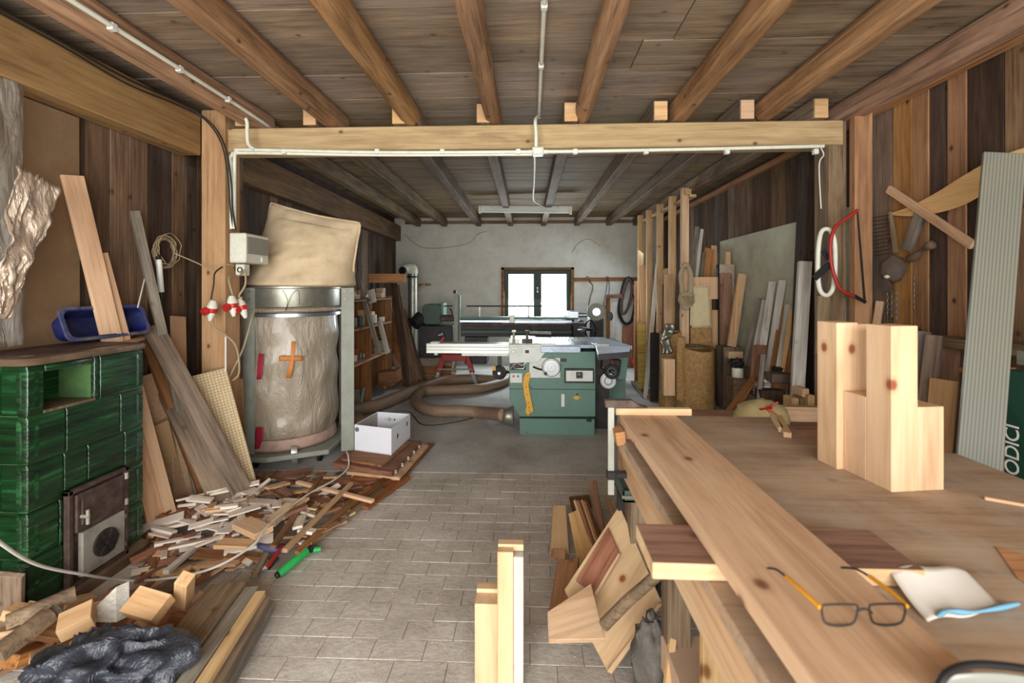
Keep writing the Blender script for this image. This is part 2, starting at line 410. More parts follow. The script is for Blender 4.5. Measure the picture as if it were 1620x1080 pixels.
# stripe for clamps
m, nt, N, L, B = newmat('striped'); v = coords(N, L, (1,1,1), rand=False); w = node(N, 'ShaderNodeTexWave', wave_type='BANDS', bands_direction='X'); w.inputs['Scale'].default_value = 18; L.new(v, w.inputs['Vector'])
r = ramp(N, L, w.outputs['Fac'], [(.49, '1a1a18'), (.51, 'd0b040')]); L.new(r, B.inputs['Base Color']); B.inputs['Roughness'].default_value = .5
# ================================================================== THE SETTING
XL, XR, YB, YF = -2.46, 2.34, 8.30, -1.7
def struct(mb, name, mat, parent=None, **k):
    o = mb.build(name, mat, parent, **k)
    if parent is None: o['kind'] = 'structure'
    return o
wl_ = struct(MB().b2(XL-.16, XL-.03, YF, YB, 0, 2.76), 'wall_left', 'w_wall_dark')
wr_ = struct(MB().b2(XR+.03, XR+.16, YF, YB, 0, 2.76), 'wall_right', 'w_wall_dark')
cl_ = struct(MB().b2(XL-.16, XR+.16, YF, YB+.2, 2.73, 2.80), 'ceiling', 'w_ceiling_far')
# back wall with a window opening
wc0, wc1 = at(793, 423, YB), at(908, 500, YB)
wx0, wx1, wz1 = wc0.x, wc1.x, wc0.z; wz0 = .78
mb = MB(); 
mb.b2(XL-.16, wx0, YB, YB+.2, 0, 2.76); mb.b2(wx1, XR+.16, YB, YB+.2, 0, 2.76)
mb.b2(wx0, wx1, YB, YB+.2, 0, wz0); mb.b2(wx0, wx1, YB, YB+.2, wz1, 2.76)
struct(mb, 'wall_back', 'plaster')
# front wall beside the wide open doors, behind the camera
mb = MB(); mb.b2(XL-.16, -2.2, YF-.1, YF, 0, 2.76); mb.b2(2.1, XR+.16, YF-.1, YF, 0, 2.76); mb.b2(-2.2, 2.1, YF-.1, YF, 2.42, 2.76)
struct(mb, 'wall_front', 'w_wall_mid')
# the floor: soil bed, concrete slab beyond, pavers in front
fo = struct(MB().b2(XL-.16, XR+.16, YF-.1, YB, -.12, -.0042), 'floor', 'joint_dirt')
YP = 3.46
o = MB().b2(XL-.03, XR+.03, YP+.006, YB, -.03, 0).build('concrete_slab', 'concrete', fo)
pw, pd = .205, .103
cells = []
nr = int((YP - YF) / pd)
for r_ in range(nr):
    y1 = YP - r_*pd; off = (r_ % 2)*pw/2
    k = 0; x = XL + off - pw
    while x < XR:
        a, b = max(x, XL-.02), min(x+pw, XR+.02)
        if b - a > .03: cells.append(((a+b)/2, y1 - pd/2, b-a))
        x += pw
near = sorted([c for c in cells if c[1] > 1.30 and -1.55 < c[0] < 1.15], key=lambda c: abs(c[0]+.3) + abs(c[1]-2)*.3)[:300]
ns = set(near)
def paver_mesh(i):
    me = bpy.data.meshes.new('paver'); bm = bmesh.new(); bmesh.ops.create_cube(bm, size=1)
    for v in bm.verts: v.co = Vector((v.co.x*(pw-.003), v.co.y*(pd-.003), v.co.z*.04 - .02))
    bmesh.ops.bevel(bm, geom=[e for e in bm.edges if all(v.co.z > -.01 for v in e.verts)], offset=.0012, segments=1, affect='EDGES')
    q = random.Random(i)
    for v in bm.verts:
        if v.co.z > -.01: v.co.z += q.uniform(-.0006, .0006)
    bm.to_mesh(me); bm.free(); me.materials.append(M_['paver']); return me
PM = [paver_mesh(i) for i in range(6)]
for c in near:
    o = bpy.data.objects.new('paver', R.choice(PM))
    link(o, T(c[0], c[1], -.001 + R.uniform(-.0010, .0012)) @ rotm(R.uniform(-.3, .3), R.uniform(-.15, .15), R.uniform(-.5, .5)), fo)
mb = MB()
for c in cells:
    if c not in ns: mb.box((c[0], c[1], -.02 + R.uniform(-.0015, .0015)), (c[2]-.004, pd-.004, .04))
mb.build('paving', 'paver', fo, bevel=0)['kind'] = 'stuff'

# ceiling boards
y = YF
yb = [2.39, 2.71, 3.06]
ys = [YF + .33*i for i in range(0, 12)]
ys = [v for v in ys if v < 2.2] + [2.06, 2.39, 2.71, 3.06, 3.40]
for a, b in zip(ys[:-1], ys[1:]):
    xs = [XL-.03, R.uniform(-1.4, 1.4), XR+.03]
    for c, d in zip(xs[:-1], xs[1:]):
        plank('ceiling_board', (c+.002, (a+b)/2, 2.70+R.uniform(-.004, .003)), (d-.002, (a+b)/2, 2.70+R.uniform(-.004, .003)), b-a-.006, .03, 'w_ceiling', (0, 0, -1), cl_)
y = 3.40
while y < YB-.02:
    w = R.uniform(.15, .21); b = min(y+w, YB)
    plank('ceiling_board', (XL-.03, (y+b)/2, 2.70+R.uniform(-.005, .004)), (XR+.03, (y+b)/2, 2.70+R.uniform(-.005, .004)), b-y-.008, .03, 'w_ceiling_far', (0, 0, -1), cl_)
    y = b
# joists
def rough_beam(name, p0, p1, w, h, mat, parent, amp=.008, rnd=.3, seg=16, k=3, seed=0):
    p0, p1 = Vector(p0), Vector(p1); ax = (p1-p0).normalized(); side = ax.cross(Vector((0,0,1))).normalized(); up = side.cross(ax)
    L = (p1-p0).length; base = []
    for a in range(12):
        t = 2*math.pi*(a+.5)/12; c, s = math.cos(t), math.sin(t); e = .35
        x = math.copysign(abs(c)**(1-rnd*0-.62), c); z = math.copysign(abs(s)**(.38), s)
        e = 1-rnd; x = x*e + c*(1-e); z = z*e + s*(1-e)
        base.append((x*w/2, z*h/2))
    vs = []; rings = []
    for i in range(seg+1):
        u = -L/2 + L*i/seg; ring = []
        wob = mnoise.noise(Vector((u*.9, seed*3.1, 0)))*amp*1.6
        for (x, z) in base:
            q = mnoise.noise(Vector((u*1.4, x*14+seed, z*14)))*amp
            ring.append(Vector((u, x*(1+q*6) + wob, z*(1+q*5))))
        rings.append(ring)
    mb = MB(); mb.loft(rings)
    me = bpy.data.meshes.new(name); me.from_pydata(mb.v, [], mb.f); me.materials.append(M_[mat])
    for p in me.polygons: p.use_smooth = rnd > .5 and len(p.vertices) == 4
    c = (p0+p1)/2
    M = Matrix(((ax.x, side.x, up.x, c.x), (ax.y, side.y, up.y, c.y), (ax.z, side.z, up.z, c.z), (0, 0, 0, 1)))
    o = bpy.data.objects.new(name, me); return link(o, M, parent)
ZJ = 2.54; JH = .15
near_x = [(-1.97, .12, .15), (-1.40, .115, .15), (-.83, .125, .7), (-.255, .105, .3), (.375, .115, .95), (1.02, .12, .4), (1.60, .12, .5), (2.17, .12, .4)]
for i, (x, w, rd) in enumerate(near_x):
    rough_beam('joist', (x, YF, ZJ+JH/2+.005), (x, 3.34, ZJ+JH/2+.005), w, JH, 'w_joist', cl_, .012 if rd > .2 else .004, rd*.8, 26, seed=i)
for i, px in enumerate([385, 492, 632, 765, 903, 1044, 1180, 1296]):
    x = at(px, 190, 3.12).x
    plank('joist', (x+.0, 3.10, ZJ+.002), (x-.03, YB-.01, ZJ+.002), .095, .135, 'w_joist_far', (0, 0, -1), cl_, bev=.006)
    # sawn pale end of the rear joist showing over the cross beam
    MB().box((x, 3.097, ZJ+.065), (.088, .006, .125)).build('joist_end', 'w_fresh', cl_, bevel=.002)
# wall planks
def wallboards(parent, X, sign, edges, mats, z0, z1, ridge=.0):
    for (a, b), m in zip(zip(edges[:-1], edges[1:]), mats):
        xx = X + sign*R.uniform(0, .012)
        plank('wall_board', (xx, (a+b)/2, z0), (xx, (a+b)/2, z1+R.uniform(-.02, 0)), abs(b-a)-.005, .03, m, (-sign if False else (1 if X < 0 else -1), 0, 0), parent, bev=.002)
D_, Mi, Li = 'w_wall_dark', 'w_wall_mid', 'w_wall_light'
le = [wx(p, 480, XL).y for p in (107, 135, 176, 205, 235, 274, 294, 312)]
lm = [D_, Mi, Mi, Mi, D_, Mi, D_]
e = []; y = YF
while y < le[0]-.12: e.append(y); y += R.uniform(.13, .2)
wallboards(wl_, XL, -1, e + le, [R.choice([Mi, D_, Mi]) for _ in range(len(e))] + lm, 0, 2.55)
e = [le[-1]]
while e[-1] < YB-.2: e.append(e[-1]+R.uniform(.12, .19))
e.append(YB); wallboards(wl_, XL, -1, e, [R.choice([D_, D_, D_, Mi]) for _ in e[1:]], 0, 2.55)
rp = [1358, 1374, 1411, 1441, 1467, 1497, 1528, 1587, 1640, 1720]
re_ = sorted(wx(p, 480, XR).y for p in rp)      # near to far
rm = [D_, Mi, D_, Li, D_, Li, Li, Mi, D_]
wallboards(wr_, XR, 1, re_, rm, 0, 2.62)
e = [re_[0]]
while e[-1] > YF+.2: e.append(e[-1]-R.uniform(.14, .2))
e.append(YF); e.reverse(); wallboards(wr_, XR, 1, e, [R.choice([D_, Mi]) for _ in e[1:]], 0, 2.62)
rp2 = [1358, 1320, 1272, 1243, 1219, 1190, 1161, 1150, 1140]
e2 = [wx(p, 300, XR).y for p in rp2]; m2 = [D_, D_, D_, Mi, D_, Mi, Mi, D_]
while e2[-1] < YB-.25: e2.append(e2[-1]+R.uniform(.12, .2)); m2.append(R.choice([D_, Mi, D_, Mi]))
e2.append(YB); m2.append(D_); wallboards(wr_, XR, 1, e2, m2, 0, 2.62)
# wall plates, posts and the cross beam
def timber(name, p0, p1, w, t, mat, n, bev=.006):
    o = plank(name, p0, p1, w, t, mat, n, bev=bev); o['kind'] = 'structure'; return o
timber('trim_1', (-2.13, 3.13, 2.455), (2.10, 3.13, 2.455), .165, .16, 'w_beam', (0, -1, 0))
timber('trim_2', (-2.215, 3.10, 0), (-2.215, 3.10, 2.66), .17, .17, 'w_post', (0, -1, 0))
timber('trim_3', (2.075, 3.15, 0), (2.075, 3.15, 2.54), .12, .16, 'w_old', (0, -1, 0))
timber('trim_4', (2.205, 3.09, 0), (2.205, 3.09, 2.60), .115, .06, 'w_wall_light', (0, -1, 0))
timber('trim_5', (-2.30, YF, 2.485), (-2.30, 3.10, 2.485), .29, .15, 'w_plate', (1, 0, 0))
timber('trim_6', (-2.33, 3.27, 2.42), (-2.37, YB, 2.42), .28, .1, 'w_wall_mid', (1, 0, 0))
timber('trim_7', (2.28, YF, 2.60), (2.28, YB, 2.60), .05, .06, 'w_orange', (-1, 0, 0))
timber('trim_8', (at(361, 500, 3.24).x, 3.24, 0), (at(361, 500, 3.24).x, 3.24, 2.4), .10, .10, 'w_wall_mid', (0, -1, 0))
timber('trim_9', at(1276, 640, 3.75), at(1295, 236, 3.75), .145, .14, 'w_wall_dark', (0, -1, 0))
timber('trim_10', (-2.3, YB-.002, 2.62), (2.2, YB-.002, 2.62), .07, .05, 'w_wall_mid', (0, -1, 0))
# window
win = bpy.data.objects.new('window_1', None); link(win, T((wx0+wx1)/2, YB, wz0)); win['kind'] = 'structure'
fr = .055
mb = MB(); yc0, yc1 = YB-.03, YB+.12
mb.b2(wx0-.0, wx0+fr, yc0, yc1, wz0, wz1); mb.b2(wx1-fr, wx1, yc0, yc1, wz0, wz1); mb.b2(wx0, wx1, yc0, yc1, wz1-fr*.8, wz1)
mb.b2(wx0, wx1, yc0, yc1, wz0, wz0+fr)
mb.build('window_surround', 'w_brown', win, bevel=.003)
cxm = (wx0+wx1)/2
for a, b in ((wx0+fr, cxm+.005), (cxm-.005, wx1-fr)):
    mb = MB(); z0, z1 = wz0+fr, wz1-fr*.8; q = .075
    mb.b2(a, a+q, YB+.03, YB+.09, z0, z1); mb.b2(b-q, b, YB+.03, YB+.09, z0, z1); mb.b2(a+q, b-q, YB+.03, YB+.09, z0, z0+q); mb.b2(a+q, b-q, YB+.03, YB+.09, z1-q, z1)
    s = mb.build('window_sash', 'window_wood', win, bevel=.004)
    MB().b2(a+q-.005, b-q+.005, YB+.055, YB+.062, z0+q-.005, z1-q+.005).build('pane', 'window_glass', s)
MB().cyl((cxm, YB+.03, 1.42), (cxm, YB-.02, 1.42), .012).cyl((cxm, YB-.015, 1.42), (cxm, YB-.015, 1.34), .008).build('window_handle', 'alu', win, smooth=40)
# bushes and ground outside
o = MB().b2(-9, 9, YB+.3, YB+14, -.3, -.1).build('lawn', 'grass'); o['kind'] = 'structure'
# ================================================================== LEFT SIDE
# ---- tiled stove
st = empty('tiled_stove', (-2.27, 2.08, 0), 'green glazed tiled stove with iron door at the left wall', 'stove')
sx, sy0, sy1, sh = -2.07, 1.80, 2.37, 1.09
nich = (1.87, 2.09, .89, 1.05)
mb = MB(); X9 = sx-.022; mb.b2(-2.45, X9, sy0+.02, sy1-.02, .05, nich[2]-.012); mb.b2(-2.45, X9, sy0+.02, nich[0], nich[2]-.012, sh); mb.b2(-2.45, X9, nich[1], sy1-.02, nich[2]-.012, sh); mb.b2(-2.45, X9, nich[0], nich[1], nich[3], sh); mb.b2(-2.45, sx-.2, nich[0], nich[1], nich[2]-.012, nich[3]); mb.build('core', 'grout', st)
door = (1.95, 2.255, .055, .50)
rows = [.07, .275, .475, .675, .875, 1.085]
cuts = [[1.80, 2.06, 2.37], [1.80, 1.93, 2.2, 2.37], [1.80, 2.06, 2.37], [1.80, 1.96, 2.23, 2.37], [1.80, 2.12, 2.37]]
def clip(a, b, c, d, h):
    # split rectangle (a,b)x(c,d) around hole h
    if h[0] >= b or h[1] <= a or h[2] >= d or h[3] <= c: return [(a, b, c, d)]
    out = []
    if h[0] - a > .02: out.append((a, h[0], c, d))
    if b - h[1] > .02: out.append((h[1], b, c, d))
    a2, b2 = max(a, h[0]), min(b, h[1])
    if h[2] - c > .02: out.append((a2, b2, c, h[2]))
    if d - h[3] > .02: out.append((a2, b2, h[3], d))
    return out
def tile_box(mb, x0, x1, y0, y1, z0, z1, face):
    # ribbed face: lofted profile along height
    n = 12; prof = []
    for i in range(n+1):
        t = i/n; z = z0 + (z1-z0)*t
        d = .004*math.sin(math.pi*min(1, t*8)/2)*math.sin(math.pi*min(1, (1-t)*8)/2) + .0012*math.sin(i*2.4)
        prof.append((z, d))
    e = .003
    if face == 'x':
        rings = [[Vector((x0, y0, z)), Vector((x1+d-.004, y0, z)), Vector((x1+d, y0+e, z)), Vector((x1+d, y1-e, z)), Vector((x1+d-.004, y1, z)), Vector((x0, y1, z))] for z, d in prof]
    else:
        rings = [[Vector((x0, y1, z)), Vector((x0, y0-d+.004, z)), Vector((x0+e, y0-d, z)), Vector((x1-e, y0-d, z)), Vector((x1, y0-d+.004, z)), Vector((x1, y1, z))] for z, d in prof]
    mb.loft(rings)
for i in range(5):
    for a, b in zip(cuts[i][:-1], cuts[i][1:]):
        P = [(a, b, rows[i], rows[i+1])]
        for h in (nich, door): P = [q for p in P for q in clip(*p, h)]
        for a_, b_, c_, d_ in P:
            mb = MB(); last = b_ >= sy1-.01; first = a_ <= sy0+.01
            tile_box(mb, sx-.045, sx-.010 - (0 if not (last or first) else .0), a_+.0025, b_-.0025, c_+.0025, d_-.0025, 'x')
            mb.build('tile', 'tile_green', st, smooth=50)
    for a, b in ((-2.45, -2.29), (-2.29, -2.12)) if i % 2 else ((-2.45, -2.2), (-2.2, -2.12)):
        mb = MB(); tile_box(mb, a+.002, b-.002, sy0+.012, sy0+.045, rows[i]+.0025, rows[i+1]-.0025, 'y'); mb.build('tile', 'tile_green', st, smooth=50)
    for yy in (sy0+.045, sy1-.045):   # rounded corner tiles
        s = -1 if yy < 2 else 1; P = []
        for z, d in [(rows[i]+.003, 0), (rows[i]+.03, .006), ((rows[i]+rows[i+1])/2, .007), (rows[i+1]-.03, .006), (rows[i+1]-.003, 0)]:
            r = .04 + d
            P.append([Vector((sx-.05 + r*math.cos(t), yy + s*r*math.sin(t), z)) for t in [math.pi/2*k/6 for k in range(7)]] + [Vector((sx-.08, yy, z))])
        MB().loft(P).build('corner_tile', 'tile_green', st, smooth=60)
mb = MB(); mb.b2(sx-.20, sx-.18, nich[0], nich[1], nich[2], nich[3]); mb.build('niche_back', 'tile_green', st)
mb = MB(); mb.b2(sx-.18, sx-.0, nich[0]-.003, nich[1]+.003, nich[2]-.012, nich[2]); mb.build('niche_sill', 'w_old', st)
# rim and plinth
def rrect(x0, x1, y0, y1, r, z, n=6):
    P = []
    for cx, cy, a0 in ((x1-r, y1-r, 0), (x0+r, y1-r, 90), (x0+r, y0+r, 180), (x1-r, y0+r, 270)):
        for k in range(n+1):
            t = math.radians(a0 + 90*k/n); P.append(Vector((cx + r*math.cos(t), cy + r*math.sin(t), z)))
    return P
R_ = lambda g, z: rrect(-2.455, sx+g, sy0-g, sy1+g, .06, z)
MB().loft([R_(.0, 1.085), R_(.018, 1.09), R_(.022, 1.105), R_(.016, 1.118), R_(-.01, 1.122)]).build('top_rim', 'stove_rim', st, smooth=40)
MB().loft([rrect(-2.43, sx-.03, sy0+.03, sy1-.03, .05, 1.123), rrect(-2.43, sx-.03, sy0+.03, sy1-.03, .05, 1.126)]).build('top_plate', 'rust_iron', st)
MB().loft([R_(.03, 0), R_(.03, .045), R_(.018, .055), R_(.0, .07)]).build('plinth', 'stove_rim', st, smooth=40)
# fire door
y0, y1, z0, z1 = door
dx = sx + .005
mb = MB(); mb.b2(dx-.03, dx+.012, y0, y0+.022, z0, z1); mb.b2(dx-.03, dx+.012, y1-.02, y1, z0, z1); mb.b2(dx-.03, dx+.012, y0, y1, z1-.02, z1); mb.b2(dx-.03, dx+.012, y0, y1, z0, z0+.02); mb.b2(dx-.03, dx-.01, y0, y1, z0, z1)
df = mb.build('door_frame', 'rust_iron', st, bevel=.003)
mb = MB(); mb.b2(dx-.005, dx+.018, y0+.03, y1-.025, .30, z1-.028); mb.b2(dx+.017, dx+.024, y0+.05, y1-.045, .325, z1-.05)
fd = mb.build('fire_door', 'rust_iron', st, bevel=.004)
MB().cyl((dx+.02, y0+.05, .37), (dx+.055, y0+.05, .37), .008).cyl((dx+.05, y0+.05, .335), (dx+.05, y0+.05, .40), .007).build('latch', 'ash_plate', fd)
for z in (.33, .46): MB().cyl((dx+.018, y1-.022, z-.015), (dx+.018, y1-.022, z+.015), .009).build('hinge', 'ash_plate', fd)
ad = MB().b2(dx-.005, dx+.02, y0+.055, y1-.03, .085, .29).build('ash_door', 'ash_plate', st, bevel=.004)
cyv, czv = 2.115, .19
mb = MB(); mb.disc((dx+.024, cyv, czv), (1,0,0), .062, .012, 28)
for k in range(6):
    t = math.pi*k/3; mb.box((dx+.033, cyv + .034*math.cos(t), czv + .034*math.sin(t)), (.006, .05, .016), rotm(math.degrees(t), 0, 0).to_3x3())
mb.cyl((dx+.03, cyv, czv), (dx+.045, cyv, czv), .012).build('air_rosette', 'dark_metal', ad)
for z in (.12, .26): MB().cyl((dx+.02, y1-.028, z-.012), (dx+.02, y1-.028, z+.012), .008).build('hinge', 'rust_iron', ad)

# ---- boards, sheets leaning on the left wall.  top (px,py,X) bottom (px,py) on the floor
def wallean(name, tp, bp, w, t, mat, label, cat='board', n=(.85, -.5, .1), group=None, z=0.0):
    a = wx(*tp); b = fl(bp[0], bp[1], z)
    if b.y > 2.93:
        b = at(bp[0], bp[1], 2.80 if label[:5] == 'broad' else (2.93 if 'grid' in label else 2.87))
        if a.y > 2.97: a = at(tp[0], tp[1], 2.985)
        b = a + (b-a)*(a.z/(a.z-b.z))
    return plank(name, b, a, w, t, mat, n, label=label, cat=cat, group=group)
plank('hardboard_sheet', (-2.42, 2.13, 0), (-2.43, 2.13, 2.33), .47, .012, 'hardboard', (1, 0, 0), label='tall brown hardboard sheet standing on the left wall behind the stove', cat='sheet')
def ext_floor(a, b):
    t = a.z/(a.z-b.z); return a + (b-a)*t
a = wx(116, 277, -2.40); b = fl(252, 838); plank('board', b, a, .098, .02, 'w_fresh', (1, -.25, 0), label='taller fresh beech board leaning behind the stove beside the blue tub', cat='board')
a = wx(161, 400, -2.36); b = fl(276, 830); plank('board', b, a, .062, .02, 'w_fresh', (1, -.25, 0), label='shorter fresh beech board leaning right of the tall one behind the stove', cat='board')
wallean('board', (214, 333, -2.42), (316, 782), .050, .03, 'w_grey', 'thin weathered grey board leaning tall left of the wire coil')
wallean('board', (240, 515, -2.35), (368, 748), .115, .022, 'w_old', 'broad dusty board leaning furthest right near the dust collector')
wallean('board', (262, 600, -2.33), (342, 766), .14, .02, 'w_old', 'broad dusty board leaning between two longer boards left of the collector')
wallean('board', (225, 520, -2.39), (322, 776), .06, .025, 'w_brown', 'dark brown board leaning behind the dusty broad boards')
wallean('particle_board', (232, 593, -2.36), (288, 790), .19, .016, 'chip', 'taller particle board sheet leaning behind the stove corner', 'sheet')
wallean('particle_board', (245, 674, -2.28), (276, 797), .15, .016, 'mdf', 'smaller brown fibreboard sheet leaning in front of a taller one', 'sheet')
0 and wallean('batten', (211, 622, -2.27), (246, 830), .060, .02, 'w_fresh', 'light batten leaning closest behind the stove corner', 'batten')
wallean('batten', (208, 700, -2.30), (232, 838), .045, .02, 'w_board', 'short light batten leaning low against the back of the stove', 'batten')
wallean('grid_board', (331, 588, -2.34), (362, 706), .20, .012, 'grid_board', 'cream board with brown grid lines leaning left of the dust collector', 'board', n=(.7, -.7, .1))
plank('board', (at(376, 690, 3.22).x, 3.22, 0), at(368, 600, 3.24), .13, .02, 'w_wall_mid', (.2, -1, .1), label='dark brown board leaning between the left post and the collector', cat='board')
wallean('chipboard_offcut', (283, 500, -2.42), (287, 740), .13, .012, 'chip', 'rough chipboard offcut on the left wall under the wire coil', 'sheet', n=(1, 0, 0))
plank('stick', wx(188, 543, -2.15), wx(232, 530, -2.42), .03, .02, 'w_board', (.3, -.3, 1), label='short round-ended stick poking out under the blue tub', cat='stick')
# blue tub
tb = empty('blue_tub', wx(160, 540, -2.36), 'blue plastic tub tipped on its side above the stove', 'tub')
c0 = wx(160, 513, -2.36); Mt = Matrix.Translation(c0) @ rotm(0, 70, 0)
def tubring(hx_, hy_, z): return [Mt @ p for p in rrect(-hx_, hx_, -hy_, hy_, .04, z)]
MB().loft([tubring(.06, .21, -.05), tubring(.078, .235, .045), tubring(.07, .228, .045), tubring(.054, .204, -.04)]).build('basin', 'blue_tub', tb, smooth=40)
MB().loft([tubring(.076, .232, .04), tubring(.092, .25, .04), tubring(.092, .25, .05), tubring(.076, .232, .05)], caps=False, closed=True).build('rim', 'blue_dark', tb, smooth=40)
# plastic films top left
def filmsheet(name, q, X0, amp, mat, label, nu=26, nv=40, seed=0, cat='plastic sheet'):
    tl, tr, br, bl = q
    def f(u, v):
        px = (tl[0]*(1-u)+tr[0]*u)*(1-v) + (bl[0]*(1-u)+br[0]*u)*v
        py = (tl[1]*(1-u)+tr[1]*u)*(1-v) + (bl[1]*(1-u)+br[1]*u)*v
        p = wx(px, py, X0)
        d = mnoise.noise(Vector((u*3+seed, v*5, seed)))*amp + abs(mnoise.noise(Vector((u*8+seed, v*9, seed+5))))*amp*.8
        return p + Vector((d, d*.4, d*.2))
    return tag(MB().grid(f, nu, nv).build(name, mat, smooth=80, solid=.001), label, cat)
filmsheet('plastic_sheet', ((-60, 95), (36, 132), (38, 545), (-60, 560)), -2.33, .022, 'film_clear', 'clear plastic sheet hanging over the hardboard at the upper left', seed=3)
filmsheet('foil_bag', ((24, 262), (96, 296), (14, 505), (-12, 500)), -2.24, .026, 'film_foil', 'crumpled shiny plastic bag hanging in front of the clear sheet', seed=9, cat='bag')
# wire coil, hand lamp, tan cable
def loops(c, n, r, squash, jit, q, rad, mb, nrm=(1, 0, 0)):
    nrm = Vector(nrm).normalized(); u = nrm.orthogonal().normalized(); w = nrm.cross(u)
    u, w = Vector((0, 1, 0)), Vector((0, 0, 1))
    if abs(nrm.y) > .8: u = Vector((1, 0, 0))
    for i in range(n):
        rr = r*q.uniform(.75, 1.1); o = Vector((q.uniform(-jit, jit),)*3)*.6
        P = [Vector(c) + o + u*rr*math.cos(t)*squash + w*rr*math.sin(t) + nrm*q.uniform(-.008, .008) for t in [2*math.pi*k/20 for k in range(20)]]
        mb.tube(smoothpath(P, 2, True), rad, 5, closed=True)
    return mb
q = random.Random(3)
o = loops(wx(262, 398, -2.40), 9, .10, .9, .03, q, .0028, MB()).build('wire_coil', 'cable_tan', smooth=80); tag(o, 'tangled coil of brown wire hung on the left plank wall', 'wire')
c = wx(257, 440, -2.39)
hl = empty('inspection_lamp', c - Vector((0, 0, .14)), 'slim white hand lamp with black ends hanging under the wire coil', 'lamp')
MB().cyl(c + Vector((0, -.01, -.09)), c + Vector((0, -.03, .12)), .017, .017, 14).build('tube', 'tube_white', hl, smooth=40)
MB().cyl(c + Vector((0, -.005, -.15)), c + Vector((0, -.01, -.09)), .013, .019, 12).build('handle', 'black_plastic', hl, smooth=40)
MB().cyl(c + Vector((0, -.03, .12)), c + Vector((0, -.032, .15)), .019, .012, 12).build('end_cap', 'black_plastic', hl, smooth=40)
def cable(name, P, r, mat, label, n=7, k=8, cat='cable'):
    return tag(MB().tube(smoothpath(P, k), r, n).build(name, mat, smooth=80), label, cat)
cable('cable', [wx(275, 400, -2.36), at(310, 415, 3.0), at(338, 427, 3.0), at(352, 418, 3.0), at(370, 420, 3.05)], .004, 'cable_tan', 'tan cable strung from the wire coil across the left post')
0 and cable('hanging_wire', [wx(268, 470, -2.40), wx(290, 488, -2.4), wx(285, 440, -2.4), wx(280, 470, -2.4)], .002, 'cable_black', 'thin dark wire drooping beside the hand lamp')
cable('chalk_line', [wx(229, 440, -2.39), wx(218, 486, -2.3)], .004, 'cable_white', 'pale cord hanging down to the blue tub')
# fuse box and plugs
fb = empty('fuse_box', (-2.0, 3.24, 1.59), 'grey plastic fuse box with a clear cover on the left post', 'fuse box')
MB().b2(-2.11, -1.99, 3.115, 3.40, 1.59, 1.80).build('housing', 'white_plastic', fb, bevel=.008)
for z in (1.64, 1.745):
    for dx_ in (-.028, .028):
        mb = MB(); mb.disc((-2.05+dx_, 3.113, z), (0, 1, 0), .02, .004, 14, .014); mb.build('knockout', 'white_plastic', fb)
MB().b2(-1.992, -1.984, 3.13, 3.385, 1.655, 1.775).build('cover', 'clear_smoke', fb, bevel=.003)
MB().b2(-1.99, -1.982, 3.30, 3.37, 1.605, 1.64).build('label_plate', 'white_enamel', fb)
so = empty('wall_socket', (-2.03, 3.13, 1.48), 'small grey socket under the fuse box', 'socket')
MB().b2(-2.065, -2.0, 3.115, 3.18, 1.50, 1.58).build('body', 'white_plastic', so, bevel=.005)
MB().disc((-2.03, 3.113, 1.54), (0, 1, 0), .02, .006, 16, .013).build('face', 'dark_metal', so)
def plug(px, py, Y, label, tilt=0):
    c = at(px, py, Y); e = empty('power_plug', c - Vector((0, 0, .06)), label, 'plug')
    M = Matrix.Translation(c) @ rotm(0, tilt, 0)
    MB(M).tube([(0,0,.065), (0,0,.04), (0,0,.012)], [.016, .028, .034], 16).build('body', 'white_plastic', e, smooth=40)
    MB(M).cyl((0,0,.012), (0,0,-.018), .037, .034, 18).build('collar', 'red_plastic', e, smooth=40)
    MB(M).cyl((-.01,-.03,-.005), (-.02,-.055,-.02), .026, .024, 16).build('lid', 'red_plastic', e, smooth=40)
    MB(M).tube([(0,0,-.018), (0,0,-.045), (0,0,-.075)], [.026, .02, .01], 12).build('gland', 'white_plastic', e, smooth=40)
    return c
pc = plug(335, 490, 2.97, 'leftmost of three red and white power plugs, on the left post', 10)
pc2 = plug(368, 483, 3.0, 'middle of three red and white power plugs below the fuse box', -6)
pc3 = plug(383, 487, 3.06, 'rightmost of three red and white power plugs, next to the collector', -20)
cable('plug_cable', [at(352, 422, 3.05), at(340, 432, 2.98), at(338, 450, 2.97), pc + Vector((-.005, 0, .07))], .005, 'cable_black', 'dark cable dropping to the leftmost red plug')
cable('plug_cable', [(-2.05, 3.1, 1.50), at(362, 440, 3.02), pc2 + Vector((0, 0, .07))], .007, 'cable_tan', 'tan cable from the fuse box to the middle red plug')
cable('plug_cable', [(-2.02, 3.1, 1.50), at(387, 428, 3.05), at(388, 450, 3.06), at(378, 468, 3.06), pc3 + Vector((0, 0, .07))], .007, 'cable_tan', 'tan cable looping from the fuse box to the rightmost plug')
cable('plug_cable', [pc + Vector((0, 0, -.07)), at(341, 520, 2.98), at(372, 545, 3.05), at(378, 590, 3.1), at(362, 600, 3.1), at(385, 550, 3.15), at(402, 490, 3.2)], .007, 'cable_tan', 'tan cable looping low between the post and the dust collector')
cable('chain', [at(357, 528, 3.02), at(357, 588, 3.02)], .006, 'cable_white', 'short pale chain hanging on the left post')
